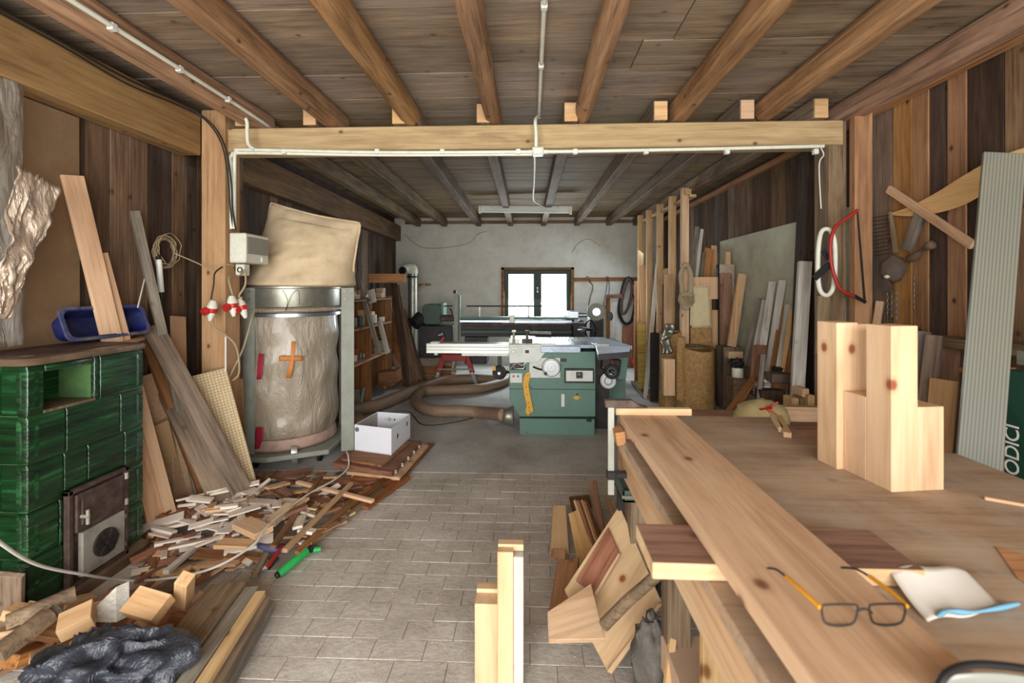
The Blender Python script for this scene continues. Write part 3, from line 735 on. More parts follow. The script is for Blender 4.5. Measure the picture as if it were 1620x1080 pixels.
# conduits on beams
def conduit(P, r, label, mat='white_plastic', clips=(), name='conduit'):
    e = empty(name, P[0], label, 'conduit'); MB().tube(P, r, 9).build('pipe', mat, e, smooth=80)
    for c in clips: MB().box(c, (.03, .03, r*2.8)).build('clip', 'white_enamel', e, bevel=.003)
    return e
conduit(smoothpath([at(1303, 231, 3.02), at(1100, 236, 3.02), at(850, 240, 3.02), at(600, 241, 3.02), at(395, 237, 3.02), at(374, 240, 3.03), at(371, 258, 3.05), at(371, 300, 3.08), at(371, 362, 3.10)], 8), .012, 'upper pale conduit running the width of the cross beam', clips=[at(p, 240-.012*(p-850)*0, 3.02) for p in (450, 597, 700, 820, 910, 1022, 1150, 1290)])
conduit(smoothpath([at(850, 244, 3.035), at(600, 245, 3.035), at(395, 242, 3.035), at(367, 245, 3.045), at(365, 262, 3.05), at(365, 300, 3.08), at(366, 362, 3.11)], 8), .011, 'lower pale conduit ending at the junction box on the beam')
conduit(smoothpath([(-1.90, YF, 2.60), (-1.90, 2.9, 2.60), at(378, 180, 3.0), at(390, 190, 3.01), at(391, 212, 3.01), at(393, 228, 3.01), at(402, 236, 3.0)], 6), .012, 'pale conduit running along the leftmost ceiling joist', clips=[(-1.90, y, 2.60) for y in (2.0, 2.4, 2.8)])
conduit(smoothpath([(.065, YF, 2.68), (.065, 2.2, 2.68), at(853, 178, 3.30), at(853, 182, 3.25), at(847, 190, 3.06), at(848, 210, 3.03), at(848, 238, 3.03)], 6), .012, 'pale conduit on the middle of the near ceiling', clips=[(.065, y, 2.68) for y in (2.05, 2.6)])
conduit(smoothpath([at(845, 246, 3.04), at(846, 255, 3.3), at(845, 290, 4.6), at(844, 315, 5.6), at(852, 322, 6.1), at(862, 328, 6.35)], 6), .010, 'thin conduit leading from the junction box to the ceiling lamp')
jb = empty('junction_box', at(851, 243, 3.02), 'small white junction box at the middle of the cross beam', 'junction box')
c = at(851, 240, 3.02); MB().box(c, (.075, .05, .055)).build('housing', 'white_enamel', jb, bevel=.006); MB().box(c + Vector((0, -.028, 0)), (.055, .006, .04)).build('lid', 'white_plastic', jb, bevel=.002)
for d in (-.045, .045): MB().cyl(c + Vector((d*.8, 0, 0)), c + Vector((d*1.4, 0, 0)), .014).build('gland', 'white_plastic', jb)
cable('black_cable', [wx(-80, -30, -2.26), wx(0, 14, -2.27), wx(90, 62, -2.27), wx(200, 124, -2.27), wx(290, 165, -2.27), at(335, 196, 3.0), at(357, 235, 3.0), at(366, 290, 3.02), at(368, 330, 3.05), at(373, 364, 3.1)], .006, 'cable_black', 'black cable along the left wall plate down to the fuse box')
cable('black_cable', [wx(-80, -20, -2.28), wx(0, 20, -2.28), wx(100, 74, -2.28), wx(200, 132, -2.28), wx(286, 168, -2.28), at(325, 190, 3.02), at(350, 226, 3.02), at(361, 280, 3.03), at(364, 325, 3.06), at(369, 364, 3.12)], .005, 'cable_black', 'second thinner black cable just below the first on the left')
cable('wire', [at(1298, 233, 3.05), at(1303, 245, 3.04), at(1296, 262, 3.04), at(1299, 330, 3.04)], .004, 'cable_white', 'thin pale wire hanging from the right end of the conduit')

# ---- dust collector
C0 = at(462, 600, 3.86); cx, cyy = C0.x, 3.86
dc = empty('dust_collector', (cx, cyy, 0), 'tall dust collector with cloth filter bag over a full plastic sack', 'dust collector')
def ringc(r, z, n=40, amp=0, sx=1, seed=0, dx=0, dy=0, fq=3):
    P = []
    for k in range(n):
        t = 2*math.pi*k/n; rr = r + amp*mnoise.noise(Vector((math.cos(t)*fq, math.sin(t)*fq, z*4+seed)))
        P.append(Vector((cx + dx + rr*math.cos(t)*sx, cyy + dy + rr*math.sin(t), z)))
    return P
mb = MB(); n = 48
rings = []
for i in range(34):
    t = i/33; z = .19 + t*1.03
    r = .378 + .008*math.sin(t*math.pi) - (.02*max(0, .1-t)/.1)
    rings.append(ringc(r, z, 72, .03, seed=1, dx=-.03*(1-t), fq=2.2+.6*math.sin(t*5)))
mb.loft(rings); sack = mb.build('plastic_sack', 'film_bag', dc, smooth=80, sub=1)
def onsack(px, py, off=.015):
    d = ray(px, py); o = Vector((0, 0, CAMZ)); best = None
    r = .396+off; a = d.x*d.x+d.y*d.y; b = 2*(d.x*(-cx)+d.y*(-cyy)); c = cx*cx+cyy*cyy-r*r; D = b*b-4*a*c
    t = (-b-math.sqrt(max(D, 0)))/(2*a); return o + d*t
def patch(poly_rows, mat, name, off=.014):
    # rows of (pxl, pxr, py)
    rr = []
    mb = MB(); n = 8
    vs = [[onsack(l+(r-l)*k/n, y, off) for k in range(n+1)] for l, r, y in poly_rows]
    V = [p for row in vs for p in row]; fs = [(i*(n+1)+j, i*(n+1)+j+1, (i+1)*(n+1)+j+1, (i+1)*(n+1)+j) for i in range(len(vs)-1) for j in range(n)]
    mb.add(V, fs); return mb.build(name, mat, sack, smooth=80, solid=.002)
patch([(461, 468, 540), (460, 466, 560), (456, 464, 580), (452, 460, 598)], 'tape_orange', 'tape')
patch([(441, 479, 563), (441, 479, 567), (441, 478, 571)], 'tape_orange', 'tape')
patch([(409, 417, 560), (408, 416, 575), (407, 415, 590), (406, 413, 600)], 'tape_red', 'print')
patch([(405, 416, 676), (404, 416, 690), (404, 414, 700), (403, 410, 710)], 'tape_red', 'print')
patch([(460, 471, 706), (460, 471, 720), (461, 471, 734)], 'alu', 'foil_tape')
MB().loft([ringc(.372, .125, 48, .012, dx=-.03, seed=4), ringc(.388, .15, 48, .012, dx=-.03, seed=4), ringc(.38, .215, 48, .012, dx=-.03, seed=4)]).build('bottom_band', 'tape_pink', dc, smooth=80)
MB().loft([ringc(.385, 1.215), ringc(.388, 1.222), ringc(.388, 1.405), ringc(.398, 1.41), ringc(.398, 1.425)]).build('steel_ring', 'zinc', dc, smooth=40)
MB().loft([ringc(.40, 1.185), ringc(.40, 1.21), ringc(.385, 1.213), ringc(.385, 1.182)], caps=False, closed=True).build('clamping_strap', 'steel', dc, smooth=40)
MB().loft([ringc(.405, 1.222, 48, .03, seed=7), ringc(.412, 1.24, 48, .03, seed=7), ringc(.39, 1.262, 48, .02, seed=7)], caps=False).build('sack_collar', 'film_bag', dc, smooth=80, solid=.004)
# cloth bag: circular at the ring, flat seam at the top
L0, R0 = at(405, 452, 3.86), at(556, 452, 3.86); TL, TR = at(427, 322, 3.86), at(568, 352, 3.86)
rows_ = []
prof = [(0, 398, 556, 455, 455, .40), (.04, 396, 559, 448, 450, .40), (.12, 400, 558, 436, 440, .37), (.3, 410, 559, 405, 418, .30), (.5, 417, 562, 380, 400, .22), (.7, 422, 565, 355, 380, .15), (.85, 425, 568, 338, 366, .09), (.95, 427, 569, 326, 356, .045), (1, 429, 567, 321, 352, .012)]
from bisect import bisect
def interp(t):
    for a, b in zip(prof[:-1], prof[1:]):
        if a[0] <= t <= b[0]:
            k = (t-a[0])/(b[0]-a[0]); k = k*k*(3-2*k); return [x+(y-x)*k for x, y in zip(a, b)]
    return list(prof[-1])
rings = []
for i in range(30):
    t = i/29; p = interp(t); a = at(p[1], p[3], 3.86); b = at(p[2], p[4], 3.86); h = p[5]
    ring = []
    for k in range(56):
        th = 2*math.pi*k/56; c, s = math.cos(th), math.sin(th)
        cc = math.copysign(abs(c)**(.85 if t > .4 else 1), c); f = (cc+1)/2
        base = a*(1-f) + b*f
        base.z += .02*math.sin(f*math.pi)*t*(-1 if t > .8 else .4)
        fold = .05*mnoise.noise(Vector((f*3.2, s*1.5, t*2.4)))*min(1, t*5)*(1 if t < .93 else .3) + .03*mnoise.noise(Vector((f*7 - t*5, s, t*5)))*(1-abs(t-.4))
        ring.append(Vector((base.x, 3.86 + s*(h+fold*.8), base.z)))
    rings.append(ring)
fbg = MB().loft(rings).build('filter_bag', 'felt', dc, smooth=80, sub=1)
MB().tube(smoothpath([rings[29][28] + Vector((0,0,.0)), rings[29][42], rings[29][0]], 6), .008, 6).build('seam', 'felt', fbg, smooth=80)
MB().tube([rings[i][28] for i in range(6, 30)], .007, 6).build('seam', 'felt', fbg, smooth=80)
MB().tube([rings[i][0] + Vector((.004, 0, 0)) for i in range(6, 30)], .009, 6).build('seam', 'felt', fbg, smooth=80)
for px, Y, top, bot in ((391, 3.47, 455, 0), (550, 3.62, 455, 0), (420, 4.2, 460, 0), (545, 4.28, 460, 0)):
    p = at(px, top, Y); mb = MB(); r3 = rotm(0, 0, 12).to_3x3()
    mb.box((p.x, Y, (p.z+.10)/2), (.10, .006, p.z-.10), r3); mb.box((p.x+.05*(1 if px < 480 else -1), Y+.03, (p.z+.10)/2), (.006, .06, p.z-.10), r3)
    po = mb.build('post', 'grey_paint', dc, bevel=.002)
    for z in (p.z-.03, p.z-.09): MB().cyl((p.x-.02*(1 if px > 480 else -1), Y-.012, z), (p.x-.02*(1 if px > 480 else -1), Y, z), .008, .008, 8).build('bolt', 'alu', po)
mb = MB(); pts = [at(375, 733, 3.60), at(437, 752, 3.5), at(535, 722, 3.72)]
base = [(cx-.44, 3.50), (cx-.12, 3.40), (cx+.05, 3.40), (cx+.44, 3.60), (cx+.40, 4.28), (cx-.38, 4.28)]
MB().prism([(x, y, .075) for x, y in base], (0, 0, .04)).build('base_frame', 'grey_paint', dc, bevel=.006)
for x, y in ((cx-.10, 3.50), (cx-.33, 4.2), (cx+.34, 4.2), (cx+.34, 3.66)):
    w = MB().cyl((x-.012, y, .035), (x+.012, y, .035), .035, .035, 18).build('wheel', 'black_rubber', dc, smooth=40)
    MB().b2(x-.018, x+.018, y-.015, y+.02, .05, .078).build('fork', 'zinc', w)
cable('wire_tie', [at(447, 458, 3.44), at(455, 475, 3.44), at(452, 492, 3.44), at(462, 466, 3.44), at(472, 460, 3.44), at(474, 482, 3.44)], .002, 'cable_black', 'thin dark wire tied round the steel ring of the collector', cat='wire')

# ---- heap of offcuts
poly = [(215, 865), (300, 800), (370, 768), (440, 752), (555, 742), (600, 765), (540, 835), (470, 885), (420, 900), (300, 915), (232, 935)]
def inside(x, y, P):
    c = False
    for i in range(len(P)):
        (x1, y1), (x2, y2) = P[i-1], P[i]
        if (y1 > y) != (y2 > y) and x < (x2-x1)*(y-y1)/(y2-y1)+x1: c = not c
    return c
q = random.Random(11); cnt = 0
heap = []
MBh = MB()
while cnt < 285:
    x, y = q.uniform(210, 600), q.uniform(742, 935)
    if not inside(x, y, poly): continue
    p = fl(x, y)
    if cx-.42 < p.x and p.y > 3.38 and p.x < cx+.45: continue
    if p.x < -2.03 and p.y < 2.42: continue
    cd = math.hypot((x-380)/190, (y-835)/85); h = max(0, 1-cd)*.13
    z = q.uniform(.006, .02+h*1.3)
    L_ = q.choice([.07, .1, .13, .16, .2, .26]) * q.uniform(.8, 1.2); w_ = q.choice([.018, .026, .035, .05, .07]); t_ = q.choice([.008, .012, .016])
    if L_ < w_*1.4: w_ = L_*.6
    a = q.gauss(math.radians(15), .9); tl = q.uniform(-.16, .16)
    light = math.hypot((x-370)/110, (y-850)/45) < 1.05
    mat = q.choice(['w_scrap_light']*7 + ['w_fresh', 'w_red']) if light else q.choice(['w_scrap_light', 'w_red', 'w_brown', 'w_old', 'w_fresh', 'w_brown', 'w_red'])
    d = Vector((math.cos(a), math.sin(a), tl))*L_/2; c = Vector((p.x, p.y, z + abs(tl)*L_/2 + t_))
    lab = ('pale splinter or offcut strewn in the white middle of the scrap heap', 'pale offcuts of the scrap heap') if mat == 'w_scrap_light' else (('brown or red wood offcut strewn in the scrap heap', 'brown offcuts of the scrap heap') if mat in ('w_red', 'w_brown', 'w_old') else ('yellowish fresh offcut strewn in the scrap heap', 'fresh offcuts of the scrap heap'))
    zone = 'at its left end by the leaning boards' if x < 300 else ('at its front below the white cable' if y > 880 else ('at its back towards the dust collector' if y < 785 and x < 470 else ('at its right end towards the white box' if x > 470 else 'in its middle')))
    kind_ = {'w_scrap_light': 'whitish', 'w_red': 'brown', 'w_brown': 'brown', 'w_old': 'brown', 'w_fresh': 'yellowish'}[mat]
    lab = ('%s wood offcut in the scrap heap, %s' % (kind_, zone), '%s offcuts in the scrap heap, %s' % (kind_, zone))
    plank('wood_offcut', c-d, c+d, w_, t_, mat, (q.uniform(-.25, .25), q.uniform(-.25, .25), 1), label=lab[0], cat='offcut', group=lab[1])
    cnt += 1
def fboard(name, p0, p1, z0, z1, w, t, mat, label, cat='board', n=(0, 0, 1), group=None):
    return plank(name, fl(p0[0], p0[1], z0), fl(p1[0], p1[1], z1), w, t, mat, n, label=label, cat=cat, group=group)
fboard('offcut_block', (382, 822), (418, 838), .17, .17, .10, .03, 'w_fresh', 'tan rectangular block lying uppermost on the scrap heap', 'block')
fboard('offcut_block', (372, 780), (384, 822), .12, .15, .035, .012, 'w_scrap_light', 'upright pale slat resting on the tan block of the scrap heap', 'slat')
fboard('offcut_block', (428, 822), (458, 795), .14, .15, .05, .04, 'w_pine', 'small bright block right of the tan block on the heap', 'block')
fboard('offcut_block', (345, 856), (398, 858), .14, .14, .07, .02, 'w_fresh', 'flat light offcut with white edge amid the heap', 'block')
for i, (a, b, zz, m, lb) in enumerate([((432, 862), (508, 752), .12, 'w_brown', 'long brown strip crossing the heap towards the dust collector'), ((450, 868), (556, 762), .10, 'w_board', 'long tan strip lying right of the longest brown one on the heap'), ((470, 872), (585, 768), .07, 'w_brown', 'long dark strip nearer the floor at the right of the heap'), ((490, 858), (606, 770), .045, 'w_old', 'lowest long strip along the right border of the heap'), ((238, 845), (318, 790), .06, 'w_board', 'thin tan strip at the left of the heap by the leaning boards'), ((470, 760), (590, 790), .09, 'w_fresh', 'thin light strip lying crosswise at the back of the heap'), ((262, 902), (310, 862), .09, 'w_white', 'long pale lath at the front left of the heap'), ((330, 905), (300, 925), .05, 'w_red', 'reddish slat at the front of the heap below the white cable'), ((248, 935), (350, 880), .03, 'w_grey', 'grey board half under the front of the heap')]):
    fboard('wood_strip', a, b, zz, zz, .028 if i < 8 else .09, .02, m, lb, 'strip')
# clamps and green clamp
cl = empty('screw_clamp', fl(420, 885), 'screw clamp with yellow and black striped bar at the heap', 'clamp')
plank('bar', fl(399, 908, .03), fl(428, 868, .06), .03, .01, 'striped', (0, 0, 1), parent=cl)
MB().tube([fl(408, 862, .08), fl(428, 868, .08), fl(446, 872, .06)], [.012, .018, .012], 8).build('jaw', 'blue_dark', cl, smooth=60)
MB().tube([fl(424, 895, .05), fl(446, 865, .07)], .012, 8).build('spindle', 'red_paint', cl, smooth=60)
MB().tube([fl(425, 900, .04), fl(440, 882, .06)], .007, 8).build('rod', 'dark_metal', cl)
gc = empty('green_clamp', fl(470, 890), 'bright green one-hand clamp on the floor beside the heap', 'clamp')
MB().tube([fl(437, 910, .025), fl(443, 906, .03), fl(484, 872, .04)], [.012, .02, .022], 10).build('handle', 'green_clamp', gc, smooth=60)
MB().tube([fl(437, 911, .025), fl(445, 904, .03)], [.013, .021], 10).build('grip_end', 'black_plastic', gc, smooth=60)
MB().box(fl(486, 868, .04), (.07, .03, .03)).build('head', 'black_plastic', gc, bevel=.005)
MB().tube([fl(488, 871, .03), fl(508, 868, .03)], [.016, .014], 10).build('trigger', 'green_clamp', gc, smooth=60)
# white cable
cable('white_cable', [at(-60, 800, 1.15), at(0, 858, 1.35), at(60, 893, 1.6), at(130, 908, 1.85), at(200, 918, 2.1), fl(270, 914, .1), fl(340, 897, .15), fl(400, 862, .16), fl(420, 835, .17), fl(455, 805, .14), fl(490, 780, .12), fl(530, 758, .1), fl(550, 740, .1), fl(551, 722, .14), fl(548, 714, .14)], .0055, 'cable_white', 'white cable trailing from the stove over the heap to the box', k=10)

# ---- firewood, plank stack and bag, bottom left
poly2 = [(-20, 975), (40, 955), (120, 940), (240, 928), (380, 932), (325, 965), (285, 985), (200, 1000), (60, 1035), (-20, 1060)]
cnt = 0
while cnt < 46:
    x, y = q.uniform(-20, 385), q.uniform(926, 1060)
    if not inside(x, y, poly2): continue
    z = q.uniform(.02, .17); p = fl(x, y, z)
    if p.x < -2.0 and p.y > 1.75: continue
    L_ = q.uniform(.08, .17); w_ = q.uniform(.04, .08); t_ = q.uniform(.02, .05); a = q.uniform(0, 3.14)
    d = Vector((math.cos(a), math.sin(a), q.uniform(-.5, .5))).normalized()*L_/2; c = Vector((p.x, p.y, z))
    plank('firewood', c-d, c+d, w_, t_, q.choice(['w_fresh', 'w_orange', 'w_board', 'w_fresh', 'w_brown', 'w_pine']), (q.uniform(-.6, .6), q.uniform(-.6, .2), 1), bev=.003, label='orange-brown firewood block in the heap behind the black bag', cat='block', group='firewood blocks')
    cnt += 1
tag(MB().prism([at(183, 928, 1.72), at(184, 985, 1.70), at(150, 985, 1.66), at(148, 962, 1.68)], (.02, .04, 0)).build('wedge_block', 'w_white', bevel=.002), 'pale wedge-shaped block standing up behind the black bag', 'block')
fboard('firewood_block', (205, 945), (255, 960), .24, .22, .09, .05, 'w_fresh', 'largest light orange block lying on the firewood', 'block', n=(-.2, -.6, 1))
fboard('firewood_block', (283, 962), (285, 925), .12, .27, .05, .05, 'w_fresh', 'upright tan block at the right of the firewood', 'block', n=(.2, -1, .2))
fboard('firewood_block', (90, 985), (145, 960), .2, .22, .08, .06, 'w_fresh', 'light orange block left of the pale wedge', 'block', n=(-.2, -.6, 1))
# half round logs
for a, b, r, lb in (((10, 985), (120, 938), .035, 'long split half-round log in front of the stove door'), ((-10, 1040), (75, 975), .04, 'dark split log lying lower left of the bag'), ((28, 1010), (90, 965), .03, 'short grey split log between two longer ones')):
    mb = MB(); p0, p1 = fl(a[0], a[1], .18), fl(b[0], b[1], .20); d = (p1-p0).normalized(); u = d.cross(Vector((0, 0, 1))).normalized(); w = u.cross(d)
    prof_ = [(math.cos(t)*r, math.sin(t)*r*1.1) for t in [math.pi*k/8 for k in range(9)]]
    rings = [[p0.lerp(p1, i/8) + u*(x*(1+.12*mnoise.noise(Vector((i*.7, x*20, 1))))) + w*(z - .01) for x, z in prof_] for i in range(9)]
    tag(mb.loft(rings).build('split_log', 'w_old' if r > .03 else 'w_grey', smooth=50), lb, 'log')
ST = [((362, 921), (205, 1120), .13, .14, 'w_old', 'widest plank of the floor stack, bottom left, topmost and left'), ((398, 927), (262, 1120), .12, .055, 'w_grey', 'narrow plank second from the left on the floor stack'), ((412, 934), (292, 1120), .115, .04, 'w_board', 'light narrow plank third from the left on the floor stack'), ((421, 944), (318, 1120), .09, .035, 'w_old', 'narrow plank fourth from the left on the floor stack'), ((428, 952), (338, 1120), .06, .03, 'w_grey', 'outermost narrow plank of the floor stack, by the paving')]
for i, (a, b, z, w, m, lb) in enumerate(ST):
    fboard('plank', b, a, z, z, w, .035 if i else .03, m, lb, 'plank')
for z in (.03, .065, .095):
    for j, (x, w) in enumerate(((-1.33, .12), (-1.21, .06))):
        pass
fboard('plank', (215, 1120), (366, 932), .09, .09, .13, .04, 'w_brown', 'plank directly under the widest one of the floor stack', 'plank')
fboard('plank', (232, 1120), (372, 945), .045, .045, .2, .043, 'w_grey', 'bottom plank of the floor stack', 'plank')
fboard('tall_offcut', (9, 1000), (9, 912), .0, .30, .10, .02, 'w_old', 'upright brown offcut leaning on the stove at the picture edge', 'board', n=(.4, -1, .2))
# black bag
mb = MB(); bc = fl(160, 1062, .15); rings = []
for i in range(49):
    ph = math.pi*i/48; ring = []
    for k in range(90):
        th = 2*math.pi*k/90; d = Vector((math.sin(ph)*math.cos(th), math.sin(ph)*math.sin(th), math.cos(ph)))
        n_ = mnoise.noise(d*2.0 + Vector((4, 0, 0))); rdg = abs(mnoise.noise(d*2.6 + Vector((0, 7, 0)))); fine = abs(mnoise.noise(d*9)); f2 = abs(mnoise.noise(d*19))
        s = 1 + .3*n_ - .5*rdg + .04*fine
        spike = max(0, d.dot(Vector((.82, .5, .25)).normalized()))**10
        s += .45*spike
        ring.append(bc + Vector((d.x*.225*s, d.y*.15*s, d.z*.105*s)))
    rings.append(ring)
tag(mb.loft(rings).build('black_bag', 'black_bag', smooth=80), 'crumpled black plastic bag lying on the firewood', 'bag')
# ================================================================== CENTRE: machines and the back of the room
def wheel(mb, c, ax, r, rim, n=32):
    c = Vector(c); a = Vector(ax).normalized(); u = a.orthogonal().normalized(); w = a.cross(u)
    mb.tube([c + (u*math.cos(t)+w*math.sin(t))*r for t in [2*math.pi*k/n for k in range(n)]], rim, 8, closed=True)
    return mb
# ---- panel saw with sliding table
sw = empty('table_saw', (.21, 4.75, 0), 'green combination table saw with sliding aluminium table in the middle of the room', 'table saw')
SX0, SX1, SY0, SY1 = at(805, 600, 4.38).x, at(942, 600, 4.38).x, 4.38, 5.02
def sp(px, py, Y=4.38): return at(px, py, Y)
a = [sp(805, 556), sp(942, 556), sp(942, 659), sp(822, 659), sp(806, 632)]
MB().prism([(p.x, SY0, p.z) for p in a], (0, SY1-SY0, 0)).build('cabinet', 'green_machine', sw, bevel=.004)
p0, p1 = sp(822, 661), sp(941, 688)
MB().b2(p0.x, p1.x, SY0+.005, SY1, .0, p0.z).build('plinth', 'green_machine', sw, bevel=.004)
MB().b2(SX0+.005, SX1-.003, SY0-.004, SY0, sp(0, 608).z-.002, sp(0, 608).z+.003).build('panel_seam', 'dark_metal', sw)
MB().b2(p0.x-.002, p1.x, SY0-.003, SY0+.001, p0.z-.003, p0.z+.002).build('panel_seam', 'dark_metal', sw)
def fpanel(x0, y0, x1, y1, mat, name, t=.006, Y=SY0, par=sw, bev=.001, off=0):
    a, b = at(x0, y0, Y), at(x1, y1, Y)
    return MB().b2(a.x, b.x, Y-t-off, Y-off, b.z, a.z).build(name, mat, par, bevel=bev)
# white scale panel with curved slot + hand wheel
A = [(807, 556), (885, 566), (885, 597), (838, 597), (838, 588), (835, 575), (807, 573)]
sc_ = MB().prism([Vector((at(x, y, SY0).x, SY0-.006, at(x, y, SY0).z)) for x, y in [(838, 566), (886, 566), (886, 597), (837, 597)]], (0, .005, 0)).build('scale_panel', 'white_machine', sw)
arc = [at(x, y, SY0-.009) for x, y in ((843, 580), (850, 583), (858, 585), (866, 586))]
MB().tube(smoothpath(arc, 4), .018, 8, sq=.3).build('slot', 'dark_metal', sc_)
hwc = at(872, 581, SY0-.04)
hw = wheel(MB(), hwc, (0, 1, 0), .078, .011).disc(hwc, (0, 1, 0), .072, .012, 28).build('hand_wheel', 'alu', sw, smooth=60)
MB().disc(hwc + Vector((0, -.012, 0)), (0, 1, 0), .05, .004, 24, .03).disc(hwc + Vector((0, -.014, 0)), (0, 1, 0), .012, .012).build('dial', 'steel', hw)
MB().cyl(hwc + Vector((0, .08, 0)), hwc, .014).build('shaft', 'dark_metal', hw)
MB().cyl(hwc + Vector((-.055, -.01, -.05)), hwc + Vector((-.055, -.06, -.05)), .012, .015).build('crank_knob', 'black_plastic', hw, smooth=40)
fpanel(886, 567, 896, 572, 'dark_metal', 'vent')
# control box
cb = fpanel(893, 582, 939, 605, 'dark_metal', 'switch_box', .03); fpanel(895, 585, 937, 602, 'white_machine', 'switch_plate', .004, par=cb, off=.03)
fpanel(911, 587, 921, 597, 'black_plastic', 'switch_base', .006, par=cb, off=.034)
MB().cyl(at(916, 592, SY0-.04), at(916, 592, SY0-.065), .018, .016).build('rotary_switch', 'black_plastic', cb, smooth=40)
# left control plate with two buttons, fold-out lever box
bp = fpanel(807, 590, 826, 605, 'white_machine', 'button_plate', .01)
MB().cyl(at(812.5, 595, SY0-.01), at(812.5, 595, SY0-.022), .012).build('red_button', 'red_plastic', bp)
MB().cyl(at(819.5, 595, SY0-.01), at(819.5, 595, SY0-.022), .012).build('green_button', 'green_machine', bp)
bx_ = fpanel(807, 569, 832, 585, 'dark_metal', 'tool_niche', .004)
MB().tube([at(x, y, SY0-.02) for x, y in ((808, 571), (815, 583), (828, 583), (832, 574), (820, 570), (814, 578))], .006, 6).build('allen_key', 'alu', bx_)
MB().tube([at(x, y, SY0-.02) for x, y in ((808, 583), (816, 573), (826, 578), (833, 573))], .005, 6).build('allen_key', 'alu', bx_)
fpanel(888, 623, 893, 643, 'white_enamel', 'sticker', .002); fpanel(928, 663-1, 936, 667, 'dark_metal', 'type_plate', .002)
# warning emblem: small yellow bird-like oval mark
em = MB().disc(at(912, 629, SY0-.002), (0, 1, 0), .022, .002, 16).build('emblem', 'yellow_plastic', sw)
MB().prism([at(x, y, SY0-.005) for x, y in ((905, 628), (912, 631), (920, 628), (912, 627))], (0, .001, 0)).build('emblem_wings', 'yellow_plastic', em)
MB().prism([at(x, y, SY0-.004) for x, y in ((911, 625), (914, 621), (915, 625))], (0, .001, 0)).build('warning_triangle', 'dark_metal', em)
MB().cyl(at(833, 684, SY0-.0), at(833, 684, SY0-.004), .008).build('bolt_hole', 'black_plastic', sw)
MB().cyl(at(838, 614, SY0), at(838, 614, SY0-.02), .02, .018).build('lock_knob', 'black_plastic', sw, smooth=40)
# push stick hanging on the cabinet
pst = empty('push_stick', at(835, 657, 4.36), 'yellow perforated push stick hanging on the front of the saw', 'push stick')
out = [(832, 590), (836, 588), (839, 592), (838, 600), (836, 608), (838, 622), (842, 640), (844, 650), (838, 654), (836, 658), (831, 652), (833, 640), (829, 622), (827, 606), (829, 596)]
MB().prism([at(x, y, 4.355) for x, y in out], (0, .012, 0)).build('body', 'yellow_plastic', pst, bevel=.001)
for x, y in ((835, 594), (832, 612), (834, 624), (836, 637), (837, 645), (838, 650)): MB().cyl(at(x, y, 4.352), at(x, y, 4.356), .006, .006, 8).build('hole', 'black_plastic', pst)
# tables
z0 = .872; tt = .035
def tabl(pts, name, mat, z=z0, th=tt, par=sw):
    P = [fl(x, y, z) for x, y in pts]
    return MB().prism([(p.x, p.y, z-th) for p in P], (0, 0, th)).build(name, mat, par, bevel=.002)
main = tabl([(858, 545), (941, 545), (922, 533), (846, 533)], 'main_table', 'cast_iron')
MB().b2(at(855, 545, 4.36).x, at(918, 545, 4.36).x, 4.33, 4.37, .80, .862).build('front_rail', 'cast_iron', sw, bevel=.003)
slide = tabl([(806, 545), (857, 545), (846, 530.5), (808, 530.5)], 'sliding_table', 'white_machine', z=.878, th=.02)
MB().prism([(at(x, y, 4.36).x, 4.345, at(x, y, 4.36).z) for x, y in ((805, 543), (880, 543), (875, 547), (866, 553), (858, 563), (852, 572), (806, 574))][::1], (0, .03, 0)).build('table_skirt', 'white_machine', sw, bevel=.002)
tabl([(919, 533), (953, 533), (1000, 547), (942, 545.2)], 'planer_table', 'cast_iron', z=.87)
tabl([(942, 546), (998, 548), (996, 556), (946, 560)], 'outfeed_table', 'steel', z=.868, th=.05)
MB().b2(at(942, 560, 4.40).x, at(962, 560, 4.40).x, 4.33, 4.42, .835, .885).build('edge_rail', 'zinc', sw, bevel=.002)
tabl([(905, 540), (928, 540), (930, 544.5), (908, 544.5)], 'throat_plate', 'dark_metal', z=.874, th=.004)
for (a, b) in (((870, 534), (915, 534)), ((868, 537), (905, 537))): 
    P = [fl(a[0]+(b[0]-a[0])*k/14, a[1], .879) for k in range(15)]
    mb = MB(); [mb.box(p, (.018, .03, .004)) for p in P[::2]]; mb.build('comb_insert', 'dark_metal', sw)
MB().cyl(fl(838, 526, .90), fl(872, 527, .90), .016).build('fence_bar', 'alu', sw, smooth=40)
# aluminium sliding beam reaching left
b0, b1 = at(676, 540, 4.42), at(812, 554, 4.42)
def profile(x0, x1, y, w, z0_, z1_, name, mat, par):
    h = z1_-z0_; P = [(0, 0), (0, .28*h), (.008, .32*h), (.008, .42*h), (0, .46*h), (0, .62*h), (.012, .68*h), (.012, .82*h), (0, .88*h), (0, h), (w, h), (w, 0)]
    return MB().prism([(x0, y+a, z0_+b) for a, b in P], (x1-x0, 0, 0)).build(name, mat, par)
bm_ = profile(b0.x, b1.x+.28, 4.40, .16, at(0, 554, 4.42).z, at(0, 540, 4.42).z, 'sliding_beam', 'alu', sw)
MB().b2(b0.x-.004, b0.x, 4.40, 4.56, at(0, 554, 4.42).z, at(0, 540, 4.42).z).build('end_plate', 'white_enamel', bm_)
MB().b2(at(731, 0, 4.46).x, at(806, 0, 4.46).x, 4.44, 4.52, at(0, 558, 4.46).z, at(0, 554, 4.46).z).build('guide_rail', 'white_enamel', sw)
MB().b2(at(683, 0, 4.5).x, at(694, 0, 4.5).x, 4.45, 4.55, at(0, 540, 4.5).z, at(0, 537, 4.5).z).cyl(at(690, 555, 4.5), at(690, 561, 4.5), .02).build('stop_block', 'white_enamel', sw)
lv = MB().cyl(at(697, 541, 4.5), at(702, 534, 4.5), .01).build('red_lever', 'red_plastic', sw)
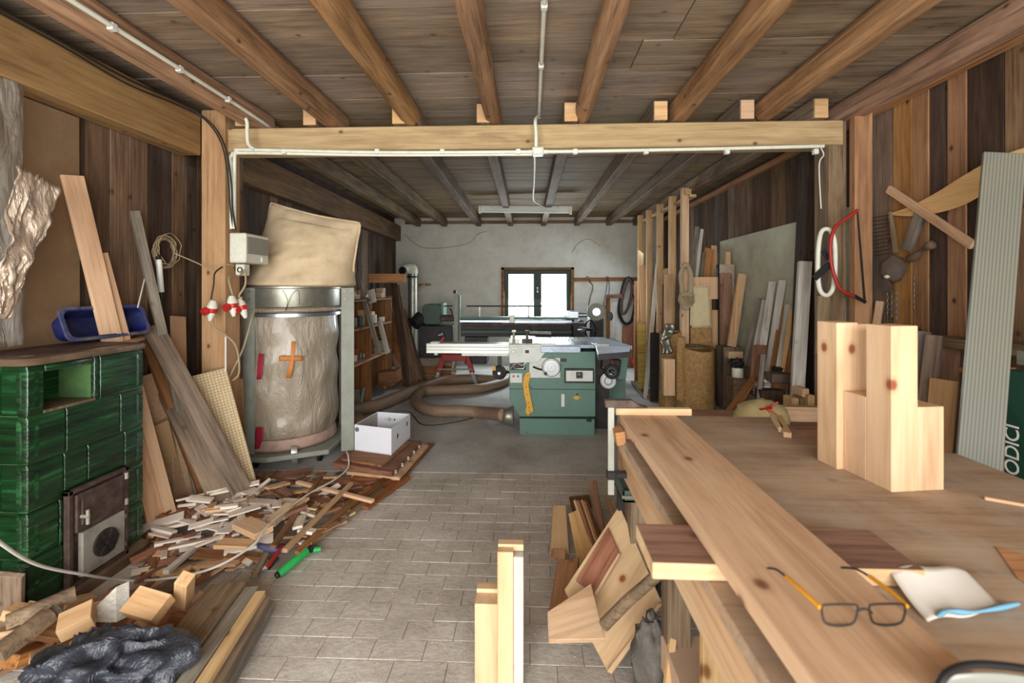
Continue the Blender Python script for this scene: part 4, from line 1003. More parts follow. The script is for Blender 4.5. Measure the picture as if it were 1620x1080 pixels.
# clamps / fence brackets on the sliding table
for x in (813, 834):
    mb = MB(); c = at(x, 540, 4.40)
    mb.box(c + Vector((0, 0, .0)), (.10, .05, .05)); mb.cyl(c + Vector((0, -.04, -.09)), c + Vector((0, -.04, .10)), .012); mb.cyl(c + Vector((-.04, -.045, -.03)), c + Vector((.05, -.045, -.03)), .014); mb.box(c + Vector((0, -.02, .10)), (.04, .05, .02)); mb.box(c + Vector((.0, -.045, -.09)), (.035, .03, .03))
    mb.build('fence_clamp', 'rust_iron' if x == 834 else 'zinc', sw, bevel=.003)
MB().box(at(848, 547, 4.38), (.04, .04, .06)).build('fence_clamp', 'zinc', sw, bevel=.003)
# black hand wheel under the beam
c = at(790, 589, 4.5); wb = wheel(MB(), c, (.2, 1, 0), .058, .014).disc(c, (.2, 1, 0), .055, .02, 20).build('tilt_wheel', 'black_plastic', sw, smooth=60)
MB().cyl(c + Vector((0, -.02, 0)), c + Vector((0, -.05, 0)), .015).build('hub', 'alu', wb); MB().b2(c.x-.02, c.x+.02, 4.52, 4.56, c.z, .84).cyl(c, c + Vector((.1, .03, 0)), .015).build('bracket', 'dark_metal', wb)
MB().box(c + Vector((-.05, .0, .04)), (.03, .03, .04)).build('brass_block', 'yellow_plastic', wb, bevel=.003)
# right hand unit behind
MB().b2(at(960, 0, 4.95).x, at(990, 0, 4.95).x, 4.95, 5.6, .02, .80).build('side_cabinet', 'green_machine', sw, bevel=.006)
MB().b2(SX1+.02, at(958, 0, 4.8).x, 4.6, 5.3, .0, .80).build('motor_housing', 'dark_metal', sw, bevel=.004)
a, b = at(965, 555, 4.6), at(997, 572, 4.6)
MB().prism([Vector((at(x, y, 4.6).x, 4.6, at(x, y, 4.6).z)) for x, y in ((948, 562), (970, 556), (996, 557), (994, 572), (990, 600), (978, 600), (955, 575))], (0, .5, 0)).build('planer_head', 'green_machine', sw, bevel=.004)
c = at(966, 576, 4.56); MB().box(c, (.19, .06, .12), rotm(0, 8, 0).to_3x3()).build('gear_block', 'dark_metal', sw, bevel=.01)
c = at(968, 588, 4.50); w2 = wheel(MB(), c, (.15, 1, 0), .062, .012).disc(c, (.15, 1, 0), .05, .01, 24, .03).build('chip_wheel', 'black_plastic', sw, smooth=60)
c = at(962, 602, 4.52); w3 = wheel(MB(), c, (.1, 1, 0), .072, .010).disc(c, (.1, 1, 0), .066, .012, 28).build('hand_wheel', 'alu', sw, smooth=60)
MB().disc(c + Vector((0, -.01, 0)), (0, 1, 0), .045, .004, 24, .03).build('dial', 'steel', w3)
lb = MB().box(at(983, 557, 4.56), (.05, .02, .028)).build('counter', 'yellow_plastic', sw, bevel=.003)
MB().box(at(983, 557, 4.547), (.03, .004, .014)).build('counter_window', 'black_plastic', lb)
for x, y in ((967, 569), (998, 562), (1000, 570)): MB().cyl(at(x, y, 4.5), at(x+3, y+7, 4.5), .008).build('red_handle', 'red_plastic', sw)
MB().cyl(at(982, 615, 4.95), at(982, 615, 4.93), .03).build('lock_knob', 'black_plastic', sw)
# suction port
pt = MB().tube([at(812, 658, 4.5), at(803, 658, 4.5), at(795, 657, 4.48)], [.10, .085, .078], 16).build('suction_port', 'zinc', sw, smooth=50)
# ---- suction hose
hz = .068
pix = [(790, 655), (760, 652), (725, 650), (690, 650), (668, 644), (658, 632), (668, 620), (695, 617), (730, 616), (765, 613), (800, 602), (812, 588), (795, 590), (790, 600), (750, 604), (715, 604), (680, 611), (650, 624), (610, 640), (560, 658), (520, 670)]
P = []
for i, (x, y) in enumerate(pix[:11]): P.append(fl(x, y, hz + (.035 if i in (0,) else 0)))
P[0] = at(797, 656, 4.49)
P += [fl(806, 588, hz)]
path = smoothpath(P, 40)
def hose(name, path, r, label):
    # resample evenly, ribbed radius
    L = [0]
    for a, b in zip(path[:-1], path[1:]): L.append(L[-1] + (b-a).length)
    st_ = .016; n = int(L[-1]/st_); out = []; j = 0
    for i in range(n+1):
        t = i*st_
        while j < len(L)-2 and L[j+1] < t: j += 1
        k = (t-L[j])/max(1e-9, L[j+1]-L[j]); out.append(path[j].lerp(path[j+1], k))
    return tag(MB().tube(out, [r*(1.0 if i % 2 else .90) for i in range(len(out))], 16).build(name, 'dusty_hose', smooth=75), label, 'hose')
hose('suction_hose', path, .066, 'brown ribbed suction hose looping on the floor up to the saw')
P2 = [fl(800, 601, hz), fl(775, 600, hz), fl(740, 599.5, hz), fl(705, 602, hz), fl(672, 611, hz), fl(640, 624, hz), fl(600, 640, hz), fl(555, 655, hz), (-1.35, 4.1, .08), (-1.5, 3.98, .13)]
path2 = smoothpath(P2, 30)
hose('suction_hose', path2, .075, 'second brown ribbed hose running straight left to the dust collector')
cable('black_cable', [fl(575, 668), fl(610, 664), fl(648, 655), fl(670, 672), fl(720, 668), fl(770, 655), fl(803, 645)], .007, 'cable_black', 'black cable lying on the concrete in front of the hose')
cable('thin_cable', [fl(560, 668), fl(600, 655), fl(640, 650), fl(655, 655)], .004, 'cable_black', 'thin cable on the floor behind the white box')
# ---- red saw horse
sh_ = empty('saw_horse', fl(727, 598), 'red folding saw horse with grey feet under the sliding beam', 'saw horse')
Yh = 6.5
MB().b2(at(700, 0, Yh).x, at(738, 0, Yh).x, Yh-.04, Yh+.06, at(0, 566, Yh).z, at(0, 556, Yh).z).build('top_bar', 'red_paint', sh_, bevel=.006)
for (x0, x1) in ((703, 693), (737, 747)):
    for dy in (0, .42):
        t = at(x0, 560, Yh + dy*.2); b = at(x1, 590, Yh + dy*.5); f = ext_floor(t, b)
        lg = plank('leg', b, t, .07, .05, 'red_paint', (0, -1, 0), parent=sh_, bev=.004)
        plank('foot', f, b, .05, .035, 'grey_paint', (0, -1, 0), parent=lg, bev=.004)
        MB().cyl(b + Vector((0, -.005, 0)), b + Vector((0, -.015, 0)), .014).build('bolt', 'alu', lg)
for dy in (0, .3): MB().cyl(at(693, 584, Yh+dy), at(748, 584, Yh+dy), .012).build('cross_bar', 'grey_paint', sh_)
# ---- white box on stacked drilled panels
PA = [((526, 742), (662, 742), (700-28, 700), (560, 690)), ]
def slab(pts, z, th, name, mat, label, cat='panel', parent=None, bev=.002):
    P = [fl(x, y, z) for x, y in pts]; L_ = sorted(P, key=lambda p: p.y)
    o = MB().prism([(p.x, p.y, z-th) for p in P], (0, 0, th)).build(name, mat, parent, bevel=bev)
    return tag(o, label, cat) if label else o
slab([(556, 755), (630, 758), (681, 706), (610, 700)], .04, .022, 'panel', 'w_red', 'lowest reddish panel of the stack under the white box')
slab([(548, 746), (632, 755), (678, 703), (600, 695)], .064, .022, 'panel', 'w_board', 'middle light panel of the stack under the white box')
dpn = empty('drilled_panel', fl(590, 730, .07), 'thick wooden panel with dowel holes along its edge under the white box', 'panel')
slab([(527, 732), (620, 747), (667, 697), (572, 690)], .102, .034, 'board', 'w_red', None, parent=dpn)
e0, e1 = fl(622, 745, .102), fl(666, 699, .102)
for i in range(5):
    for dz in (.008, .022):
        p = e0.lerp(e1, .06 + i*.21) - Vector((0, 0, dz+.003)); MB().cyl(p, p + Vector((.012, -.004, 0)), .006, .006, 8).build('dowel', 'w_white', dpn)
slab([(541, 725), (604, 736), (650, 698), (590, 690)], .122, .018, 'panel', 'w_brown', 'uppermost thin brown panel directly under the white box')
fboard('plank', (628, 762), (682, 700), .018, .018, .06, .018, 'w_red', 'dark red strip on the floor right of the panel stack', 'strip')
fboard('plank', (572, 800), (640, 752), .03, .03, .10, .02, 'w_red', 'reddish board on the floor in front of the panel stack', 'board')
fboard('plank', (545, 800), (612, 756), .05, .05, .07, .02, 'w_brown', 'brown board on the floor left in front of the panel stack', 'board')
wb_ = empty('white_box', fl(600, 705, .124), 'open white cardboard box standing on the drilled wooden panels', 'box')
zb = .124; b = [fl(561, 712, zb), fl(619, 720, zb), fl(649, 692, zb), fl(597, 688, zb)]
h = at(562, 668, b[0].y).z - zb
h = .205
up = Vector((0, 0, h)); th = .004
for i, (nm) in enumerate(('front', 'right', 'back', 'left')):
    p, q_ = b[i], b[(i+1) % 4]; d = (q_-p).normalized(); nn = Vector((-d.y, d.x, 0))*.005
    w = MB().prism([p, q_, q_ + up, p + up], nn).build('side', 'white_card', wb_)
    w2 = MB().prism([p+nn*1.05, q_+nn*1.05, q_ + up*.98+nn*1.05, p + up*.98+nn*1.05], nn*.12).build('lining', 'white_card' if i == 2 else 'card_in', w)
    m = p.lerp(q_, .5) + up*.5
    if i == 1:
        for f_, zz in ((.3, .45), (.8, .62)):
            c = p.lerp(q_, f_) + up*zz - nn*.25; M = Matrix.Translation(c)
            MB().prism([c - d*.015, c + d*.012, c + d*.02 + Vector((0,0,.03)), c - d*.005 + Vector((0,0,.035))], nn*.1).build('print', 'dark_metal', w)
    if i == 0:
        c = p.lerp(q_, .07) + up*.82 - nn*.3; MB().disc(c, nn, .018, .002, 18, .011).box(c, (.012, .002, .012)).build('print', 'dark_metal', w)
    if i == 2:
        c = p.lerp(q_, .62) + up*.72 + nn*1.3
        MB().disc(c, nn, .014, .002, 14, .010).box(c + d*.03, (.03, .002, .002)).box(c - d*.03, (.03, .002, .002)).box(c - d*.05, (.012, .002, .014)).build('print', 'dark_metal', w)
        c = p.lerp(q_, .25) + up*.66 + nn*1.3; MB().box(c, (.012, .002, .012)).box(c - d*.03, (.01, .002, .016)).build('print', 'dark_metal', w)
MB().prism([p + Vector((0, 0, .002)) for p in b], (0, 0, .004)).build('bottom', 'card_in', wb_)

# ---- fluorescent ceiling lamp
la = empty('ceiling_lamp', at(831, 333, 6.4), 'white fluorescent batten lamp hanging crosswise under the rear joists', 'lamp')
a, b = at(757, 329, 6.45), at(905, 330, 6.35)
plank('housing', a, b, .075, .05, 'white_enamel', (0, -1, .15), parent=la, bev=.004)
MB().cyl(a + Vector((.04, -.03, -.055)), b + Vector((-.04, -.03, -.055)), .016, .016, 12).build('tube', 'tube_white', la, smooth=40)
for p, s in ((a, 1), (b, -1)): MB().box(p + Vector((.02*s, -.02, -.03)), (.03, .06, .10)).build('end_cap', 'white_plastic', la, bevel=.003)
for f_ in (.15, .85):
    p = a.lerp(b, f_); MB().b2(p.x-.012, p.x+.012, p.y+.0, p.y+.02, p.z+.02, 2.56).build('hanger', 'zinc', la)

# ---- beam machine behind (long bed with posts)
bk = empty('bench_planer', (.1, 6.6, 0), 'old long grey-green woodworking machine standing in front of the window', 'machine')
Yb = 6.45
def bb(x0, y0, x1, y1, Y, dep, mat, name, par=bk, bev=.004):
    a, b = at(x0, y0, Y), at(x1, y1, Y); return MB().b2(a.x, b.x, Y, Y+dep, b.z, a.z).build(name, mat, par, bevel=bev)
bb(718, 465, 725, 540, Yb, .08, 'grey_paint', 'upright'); bb(725.5, 466, 728, 515, Yb+.02, .04, 'green_machine', 'upright_rail')
MB().cyl(at(720, 464, Yb+.03), at(720, 459, Yb+.03), .025).build('knob', 'black_plastic', bk, smooth=50)
bb(728, 501, 915, 505, Yb+.1, .12, 'green_machine', 'upper_beam'); bb(727, 506, 905, 510.5, Yb-.02, .3, 'steel', 'table')
bb(729, 511, 915, 533, Yb+.12, .25, 'dark_metal', 'body'); bb(729, 511, 895, 516, Yb+.02, .05, 'rust_iron', 'rail')
bb(730, 522, 915, 528, Yb+.02, .05, 'green_dark', 'rail')
bb(735, 533, 770, 576, Yb+.12, .4, 'dark_metal', 'stand'); bb(880, 533, 915, 576, Yb+.12, .4, 'dark_metal', 'stand')
for x in (757, 835): bb(x, 485, x+2.4, 502, Yb+.15, .02, 'zinc', 'rod_support')
MB().cyl(at(738, 484, Yb+.16), at(858, 484, Yb+.16), .012).build('guide_rod', 'rust_iron', bk, smooth=50)
bb(806, 498, 814, 511, Yb-.04, .06, 'brass' if False else 'zinc', 'slide_block')
c = at(908, 498, Yb-.05); MB().b2(c.x-.09, c.x+.06, Yb-.1, Yb+.1, c.z-.04, c.z+.05).cyl(c + Vector((.05, 0, 0)), c + Vector((.18, 0, 0)), .035).build('motor', 'steel', bk, bevel=.004)
c = at(921, 507, Yb-.05); MB().b2(at(905, 0, Yb).x, at(925, 0, Yb).x, Yb-.1, Yb+.2, at(0, 545, Yb).z, at(0, 508, Yb).z).build('gearbox', 'dark_metal', bk, bevel=.01)
c = at(920, 521, Yb-.14); MB().tube([c + Vector((-.06, 0, 0)), c, c + Vector((.06, 0, .01))], [.03, .045, .02], 12).build('brass_gear', 'steel', bk, smooth=50)
c = at(934, 521, Yb-.1); wheel(MB(), c, (1, .5, 0), .13, .012).cyl(c - Vector((.06, .03, 0)), c + Vector((.04, .02, 0)), .02).build('hand_wheel', 'black_plastic', bk, smooth=60)
MB().b2(at(918, 0, Yb).x, at(926, 0, Yb).x, Yb+.2, Yb+.3, .0, .95).build('stand', 'green_dark', bk, bevel=.01)
c = at(943, 493, 6.95); ds = empty('disc_sander', (c.x, 6.98, 0), 'round grey sanding disc on a dark stand right of the window', 'sander')
MB().disc(c, (.1, 1, 0), .135, .05, 32).build('disc', 'grey_paint', ds, smooth=50); MB().disc(c + Vector((0, -.04, 0)), (.1, 1, 0), .06, .03, 20).build('hub', 'steel', ds)
MB().cyl(c + Vector((.02, .04, 0)), c + Vector((.03, .3, 0)), .10, .09, 18).build('motor', 'green_dark', ds, smooth=50); MB().b2(c.x-.09, c.x+.12, 6.98, 7.3, 0, c.z-.10).build('stand', 'dark_metal', ds, bevel=.01)
c = at(965, 500, 6.6); w9 = MB().disc(c, (1, .4, 0), .065, .02, 20).build('pulley', 'dark_metal', ds)
# green motor machine at the left back
gm = empty('bandsaw_motor', at(681, 500, 7.0)*1, 'old green motor machine standing in the left rear corner', 'machine'); 
Yg = 7.0
a, b = at(668, 481, Yg), at(698, 513, Yg)
MB().loft([rrect(0, b.x-a.x, 0, a.z-b.z, .06, 0), rrect(0, b.x-a.x, 0, a.z-b.z, .06, .3)])
mb = MB(Matrix.Translation((a.x, Yg, b.z)) @ rotm(90, 0, 0) @ T(0, 0, -.32)); mb.loft([rrect(0, b.x-a.x, 0, a.z-b.z, .07, 0), rrect(0, b.x-a.x, 0, a.z-b.z, .07, .32)]); mb.build('housing', 'green_dark', gm, bevel=.01)
MB().b2(b.x-.01, b.x+.03, Yg+.02, Yg+.3, b.z+.03, a.z+.02).build('face_plate', 'green_machine', gm, bevel=.005)
MB().cyl(at(655, 513, Yg), at(667, 503, Yg+.1), .10, .12, 16).build('belt_guard', 'dark_metal', gm, smooth=50); MB().b2(at(662, 0, Yg).x, at(716, 0, Yg).x, Yg, Yg+.35, .0, at(0, 513, Yg).z).build('stand', 'dark_metal', gm, bevel=.01)
MB().box(at(708, 503, Yg-.05), (.22, .12, .10)).build('gear_block', 'rust_iron', gm, bevel=.02)
MB().cyl(at(700, 528, Yg-.15), at(694, 530, Yg-.15), .03).build('oil_cap', 'steel', gm); MB().tube([at(716, 498, Yg-.1), at(714, 490, Yg-.1), at(711, 488, Yg-.1)], .012, 6).build('lever', 'black_plastic', gm)
MB().cyl(at(698, 484, Yg+.1), at(716, 484, Yg+.1), .012).build('shaft', 'rust_iron', gm)
# duct pipe with elbow
du = empty('duct_pipe', (at(655, 500, 7.5).x, 7.5, 0), 'grey vertical suction duct with black-mouthed elbow beside the green motor', 'duct')
x = at(653, 0, 7.5).x
MB().tube(smoothpath([(x, 7.5, .3), (x, 7.5, 1.2), (x, 7.5, 1.5), (x, 7.5, at(0, 432, 7.5).z)], 6), .075, 14).build('pipe', 'zinc', du, smooth=60)
el = MB().tube(smoothpath([(x, 7.5, at(0, 434, 7.5).z), (x-.01, 7.5, at(0, 426, 7.5).z), (x-.1, 7.46, at(0, 426, 7.5).z), at(638, 428, 7.4)], 6), .085, 14).build('elbow', 'white_plastic', du, smooth=60)
MB().disc(at(637, 428, 7.36), (-.3, -1, 0), .065, .03, 20).build('mouth', 'black_rubber', el)
for z in (1.6, .9): MB().disc((x, 7.5, z), (0, 0, 1), .09, .03, 16).build('clamp_ring', 'dark_metal', du)
# low bench of timbers under, back left
for i, (x0, y0, x1, z) in enumerate(((651, 600, 716, .36), (651, 600, 714, .24), (650, 600, 718, .12))):
    p = at(x0, 560, 6.79); q_ = at(x1, 560, 6.79)
    plank('beam_timber', (p.x, 6.79, z-.06), (q_.x, 6.79, z-.06), .115, .2, 'w_brown' if i % 2 else 'w_old', (0, -1, 0), label=('top', 'middle', 'bottom')[i] + ' beam of the low dark timber pile left of the saw horse', cat='beam')

# ---- left rear shelf and its clutter
sf = empty('shelf_unit', (-2.2, 5.5, 0), 'dark wall shelf full of tools and offcuts behind the dust collector', 'shelf')
SXf = -1.95
for i, z in enumerate((.55, .95, 1.28)):
    plank('shelf_board', (-2.19, 4.75, z), (-2.19, 6.4, z), .46, .025, 'w_brown' if i else 'w_orange', (0, 0, 1), parent=sf)
for y in (4.75, 5.58, 6.4): plank('side_panel', (-2.19, y, 0), (-2.19, y, 1.30), .44, .025, 'w_brown', (0, -1, 0), parent=sf)
plank('wall_shelf_board', at(583, 440, 6.0), at(641, 440, 6.0), .12, .03, 'w_orange', (0, -1, 0), label='orange-brown board fixed high across the left rear corner', cat='board')
plank('bracket_shelf', at(652, 449, 8.2), at(680, 449, 8.2), .28, .03, 'w_brown', (0, 0, 1), label='small bracket shelf on the white wall above the green motor', cat='shelf')
plank('wooden_strut', at(658, 460, 8.05), at(672, 450, 8.05), .03, .03, 'w_board', (0, -1, 0), label='slanted strut supporting the small bracket shelf', cat='strut')
def leanY(name, bp, tp, Yb_, Yt_, w, t, mat, label, cat='board', n=(0, -1, .1), group=None, floor=True):
    b, a = at(bp[0], bp[1], Yb_), at(tp[0], tp[1], Yt_)
    if floor and b.z > 0: b = ext_floor(a, b)
    return plank(name, b, a, w, t, mat, n, label=label, cat=cat, group=group)
leanY('board', (600, 560), (563, 432), 5.2, 5.6, .05, .03, 'w_grey', 'grey batten leaning over the rear shelf behind the collector', floor=False)
leanY('board', (613, 558), (600, 508), 5.6, 5.9, .06, .02, 'w_white', 'whitish curved board leaning before the rear shelf', floor=False)
leanY('board', (642, 603), (620, 560), 6.5, 6.7, .08, .03, 'w_brown', 'short tan board leaning low right of the whitish one')
for i, (bx1, by1, tx, ty, m) in enumerate([(640, 575, 622, 440, 'w_wall_dark'), (648, 575, 627, 452, 'w_wall_mid'), (655, 578, 630, 470, 'w_brown'), (660, 580, 636, 490, 'w_wall_dark'), (634, 590, 612, 470, 'w_brown')]):
    leanY('board', (bx1, by1), (tx, ty), 6.6, 7.2, .10, .03, m, ['darkest board, leftmost behind the duct in the rear corner', 'board second from the left leaning in the rear corner', 'brown board leaning third in the rear corner by the duct', 'short dark board leaning nearest the duct in the rear corner', 'brown board leaning just left of the rear corner boards'][i])
leanY('board', (592, 610), (588, 560), 6.4, 6.5, .12, .02, 'w_grey', 'narrow grey weathered board leaning under the shelf edge')
leanY('board', (606, 598), (598, 560), 6.4, 6.5, .04, .03, 'w_yellow', 'thin yellowish lath leaning beside the grey board')
c = at(614, 600, 4.95); tr = MB().prism([at(x, y, 6.1) for x, y in ((597, 590), (628, 586), (630, 604), (620, 613), (598, 608))], (0, .22, 0)).build('wood_chunk', 'w_brown', bevel=.01); tag(tr, 'thick brown wood chunk standing on the floor below the shelf', 'block')
tag(MB().box(fl(612, 625, .05) + Vector((.0, .25, .07)), (.01, .01, .01)).build('peg', 'w_brown'), 'tiny wooden peg beside the chunk', 'peg') if False else None
gb = empty('grey_crate', fl(570, 640), 'open grey metal crate on the floor behind the collector post', 'crate')
b4 = [at(x, y, Y) for x, y, Y in ((552, 636, 5.4), (570, 634, 5.4), (583, 618, 5.8), (556, 618, 5.8))]
for i in range(4):
    p, q_ = b4[i].copy(), b4[(i+1) % 4].copy(); p.z = q_.z = .0; d = (q_-p).normalized(); MB().prism([p, q_, q_ + Vector((d.y*.03, -d.x*.03, .2)), p + Vector((d.y*.03, -d.x*.03, .2))], Vector((-d.y, d.x, 0))*.01).build('side', 'grey_paint', gb)
# clutter on shelves
q = random.Random(21); cl_n = ['tin', 'wood block', 'box']
for z in (.975, 1.305, .575, .575, .975, 1.305):
    y = q.uniform(4.85, 5.1)
    while y < 6.3:
        k = q.choice((0, 1, 1, 2)); w = q.uniform(.06, .16); h = q.uniform(.05, .2 if z < 1.2 else .14); X = q.uniform(-2.12, -2.04)
        shelf = {.975: 'middle', 1.305: 'top', .575: 'lowest'}[z]
        if k == 0:
            o = MB().tube([(X, y, z-.022), (X, y, z-.022+h*.9), (X, y, z-.022+h*.9)], [.04, .04, .036], 14).build('tin', q.choice(['zinc', 'white_plastic', 'green_dark', 'red_paint']), smooth=40); tag(o, 'small tin standing on the %s shelf behind the dust collector' % shelf, 'tin', 'tins on the rear shelf, ' + shelf)
        elif k == 1:
            plank('wood_block', (X, y-w/2, z-.022+h/2), (X, y+w/2, z-.022+h/2), h, q.uniform(.03, .08), q.choice(['w_brown', 'w_fresh', 'w_old', 'w_orange']), (1, 0, 0), label='wood block lying on the %s shelf behind the dust collector' % shelf, cat='block', group='wood blocks on the rear shelf, ' + shelf)
        else:
            o = MB().b2(X-.05, X+.05, y-w/2, y+w/2, z-.022, z-.022+h).b2(X-.052, X+.052, y-w/2-.002, y+w/2+.002, z-.022+h*.8, z-.022+h*1.0).build('storage_box', q.choice(['card_in', 'tan_card', 'dark_metal', 'grey_paint']), bevel=.003); tag(o, 'small box standing on the %s shelf behind the dust collector' % shelf, 'box', 'boxes on the rear shelf, ' + shelf)
        y += w + q.uniform(.02, .12)
    z += 0
leanY('frame_offcut', (589, 478), (586, 458), 5.5, 5.6, .09, .02, 'w_white', 'small pale frame piece standing on top of the rear shelf', 'frame', floor=False)

# ---- things on the back wall
cr = empty('coat_rail', at(960, 442, 8.25), 'brown wall rail with pegs right of the window', 'coat rail')
plank('rail', at(908, 442, 8.26), at(1012, 441, 8.26), .065, .03, 'w_brown', (0, -1, 0), parent=cr)
for x in (929, 961, 994): MB().tube([at(x, 441, 8.24), at(x, 440, 8.19), at(x, 439, 8.16)], [.012, .012, .028], 10).build('peg', 'w_old', cr, smooth=50)
def loopband(name, pts, Y, r, mat, label, cat='belt', sq=.35, closed=True):
    return tag(MB().tube(smoothpath([at(x, y, Y + .015*math.sin(i*1.7)) for i, (x, y) in enumerate(pts)], 8, closed), r, 8, closed=closed).build(name, mat, smooth=80), label, cat)
loopband('sanding_belt', [(994, 440), (1000, 446), (1003, 465), (1004, 485), (999, 507), (990, 512), (983, 505), (979, 490), (983, 465), (988, 446)], 8.13, .028, 'black_rubber', 'large dark sanding belt hanging on the rightmost peg')
loopband('sanding_belt', [(995, 441), (1000, 452), (997, 475), (990, 493), (984, 495), (983, 480), (987, 460), (991, 446)], 8.08, .026, 'rust_iron', 'smaller brown sanding belt hanging before the large one')
loopband('steel_band', [(961, 440), (964, 452), (962, 470), (957, 488), (955, 495), (954, 488), (957, 470), (960, 452)], 8.16, .006, 'cable_black', 'thin bandsaw blade hanging on the middle peg', 'blade')
loopband('steel_band', [(931, 441), (934, 448), (938, 452), (933, 470), (931, 485), (934, 470), (938, 455)], 8.16, .005, 'cable_black', 'thin wire loop hanging left of the middle peg', 'wire')
cable('wall_wire', [at(x, y, 8.28) for x, y in ((640, 370), (665, 390), (700, 392), (740, 385), (757, 370), (770, 366))], .006, 'rope', 'thin wire sagging over the top left of the white wall')
cable('wall_wire', [at(x, y, 8.28) for x, y in ((905, 400), (915, 385), (932, 378), (950, 390))], .005, 'rope', 'thin wire bowed on the white wall right above the window')
cupb = empty('plank_box', at(980, 520, 8.0), 'low brown wooden box frame standing at the back wall below the belts', 'box')
for nm, a, b, w, m in (('frame_post', (962, 467), (962, 560), .07, 'w_brown'), ('frame_post', (1007, 450), (1007, 560), .10, 'w_orange'), ('panel', (975, 475), (975, 560), .2, 'w_white'), ('panel', (995, 515), (995, 560), .25, 'w_red')):
    t = at(a[0], a[1], 8.15 if nm == 'panel' else 8.1); plank(nm, (t.x, t.y, 0), t, w, .03, m, (0, -1, 0), parent=cupb)
plank('rail', at(960, 469, 8.06), at(988, 468, 8.06), .07, .03, 'w_brown', (0, -1, 0), parent=cupb)
# ================================================================== RIGHT SIDE
# ---- upright storage rack
rk = empty('timber_rack', (1.72, 5.9, 0), 'open rack of five pine uprights along the right wall holding standing boards', 'rack')
for px, top, Y in ((1014, 343, 6.85), (1028, 334, 6.4), (1045, 326, 5.95), (1064.5, 313, 5.45), (1084.5, 300, 5.0)):
    t = at(px, top, Y); plank('upright', (t.x, Y, 0), (t.x, Y, 2.50), .075, .06, 'w_board', (0, -1, 0), parent=rk)
a, b = at(1014, 343, 6.85), at(1088, 303, 5.0); plank('top_rail', Vector((a.x+.04, 6.9, 2.42)), Vector((b.x+.04, 4.95, 2.42)), .07, .03, 'w_board', (0, 0, 1), parent=rk)
plank('end_cleat', at(1084, 303, 4.95), at(1094, 303, 4.95), .06, .03, 'w_board', (0, -1, 0), parent=rk)
# slotted plywood panels standing at the rack end
pe = empty('slotted_panel', (2.0, 5.15, 0), 'light plywood panel with dark slots closing the end of the rack', 'panel')
Yp = 5.12
def bb2(x0, y0, x1, y1, Y, dep, mat, name, par, bev=.002):
    a, b = at(x0, y0, Y), at(x1, y1, Y)
    return plank(name, ((a.x+b.x)/2, Y, b.z), ((a.x+b.x)/2, Y, a.z), abs(b.x-a.x), dep, mat, (0, -1, 0), parent=par, bev=bev)
bb2(1076, 438, 1136, 473, Yp, .02, 'w_fresh', 'upper_board', pe); bb2(1051, 434, 1066, 560, Yp+.3, .02, 'w_board', 'left_board', pe)
bb2(1076, 490, 1136, 560, Yp, .02, 'w_fresh', 'lower_board', pe); bb2(1090, 473, 1126, 490, Yp, .02, 'w_fresh', 'bridge', pe); bb2(1076, 470, 1136, 492, Yp+.04, .02, 'w_wall_dark', 'slot_back', pe)
bb2(1136, 418, 1139, 560, Yp, .05, 'dark_metal', 'edge_post', pe)
# boards standing in the rack (top px, bottom px at Y)
def stand(name, bx, by, tx, ty, Yb_, Yt_, wpx, t, mat, label, cat='board', n=(0, -1, .05), group=None, floor=True):
    return leanY(name, (bx, by), (tx, ty), Yb_, Yt_, wpx*(Yb_+Yt_)/2/720, t, mat, label, cat, n, group, floor)
stand('board', 1110, 650-60, 1158, 376, 5.3, 5.5, 1, .02, 'w_board', 'x') if False else None
for i, (bx, tx, ty, w, m, lb) in enumerate([(1097, 1103, 358, 6, 'w_grey', 'tallest grey lath above the slotted panel, leftmost'), (1101, 1111, 362, 5, 'w_white', 'second tall pale lath above the slotted panel'), (1103, 1109, 378, 6, 'w_grey', 'third grey lath above the slotted panel'), (1110, 1115, 398, 5, 'w_old', 'short brown board between the laths and the orange one'), (1117, 1124, 393, 15, 'w_orange', 'orange-brown board standing above the slotted panel'), (1131, 1130, 388, 8, 'w_fresh', 'light board right behind the orange-brown one'), (1136, 1136, 400, 6, 'w_grey', 'narrow grey board at the right end above the panel')]):
    stand('board', bx, 440, tx, ty, 5.25+.06*i, 5.45+.04*i, w, .02, m, lb)
bb2(1140, 432, 1158, 552, 4.96, .02, 'w_brown', 'reddish_panel', None); 
o = [x for x in COL.objects if x.name.startswith('reddish_panel')][0]; tag(o, 'dark reddish-brown panel standing right of the slotted panel', 'panel')
o = bb2(1139, 418, 1162, 556, 5.0, .015, 'film_foil', 'wrapped_board', None); tag(o, 'board in dull plastic wrap standing behind the reddish panel', 'board')
o = bb2(1148, 398, 1156, 440, 5.03, .015, 'w_fresh', 'board_end', None); tag(o, 'light board end sticking up behind the wrapped board', 'board')
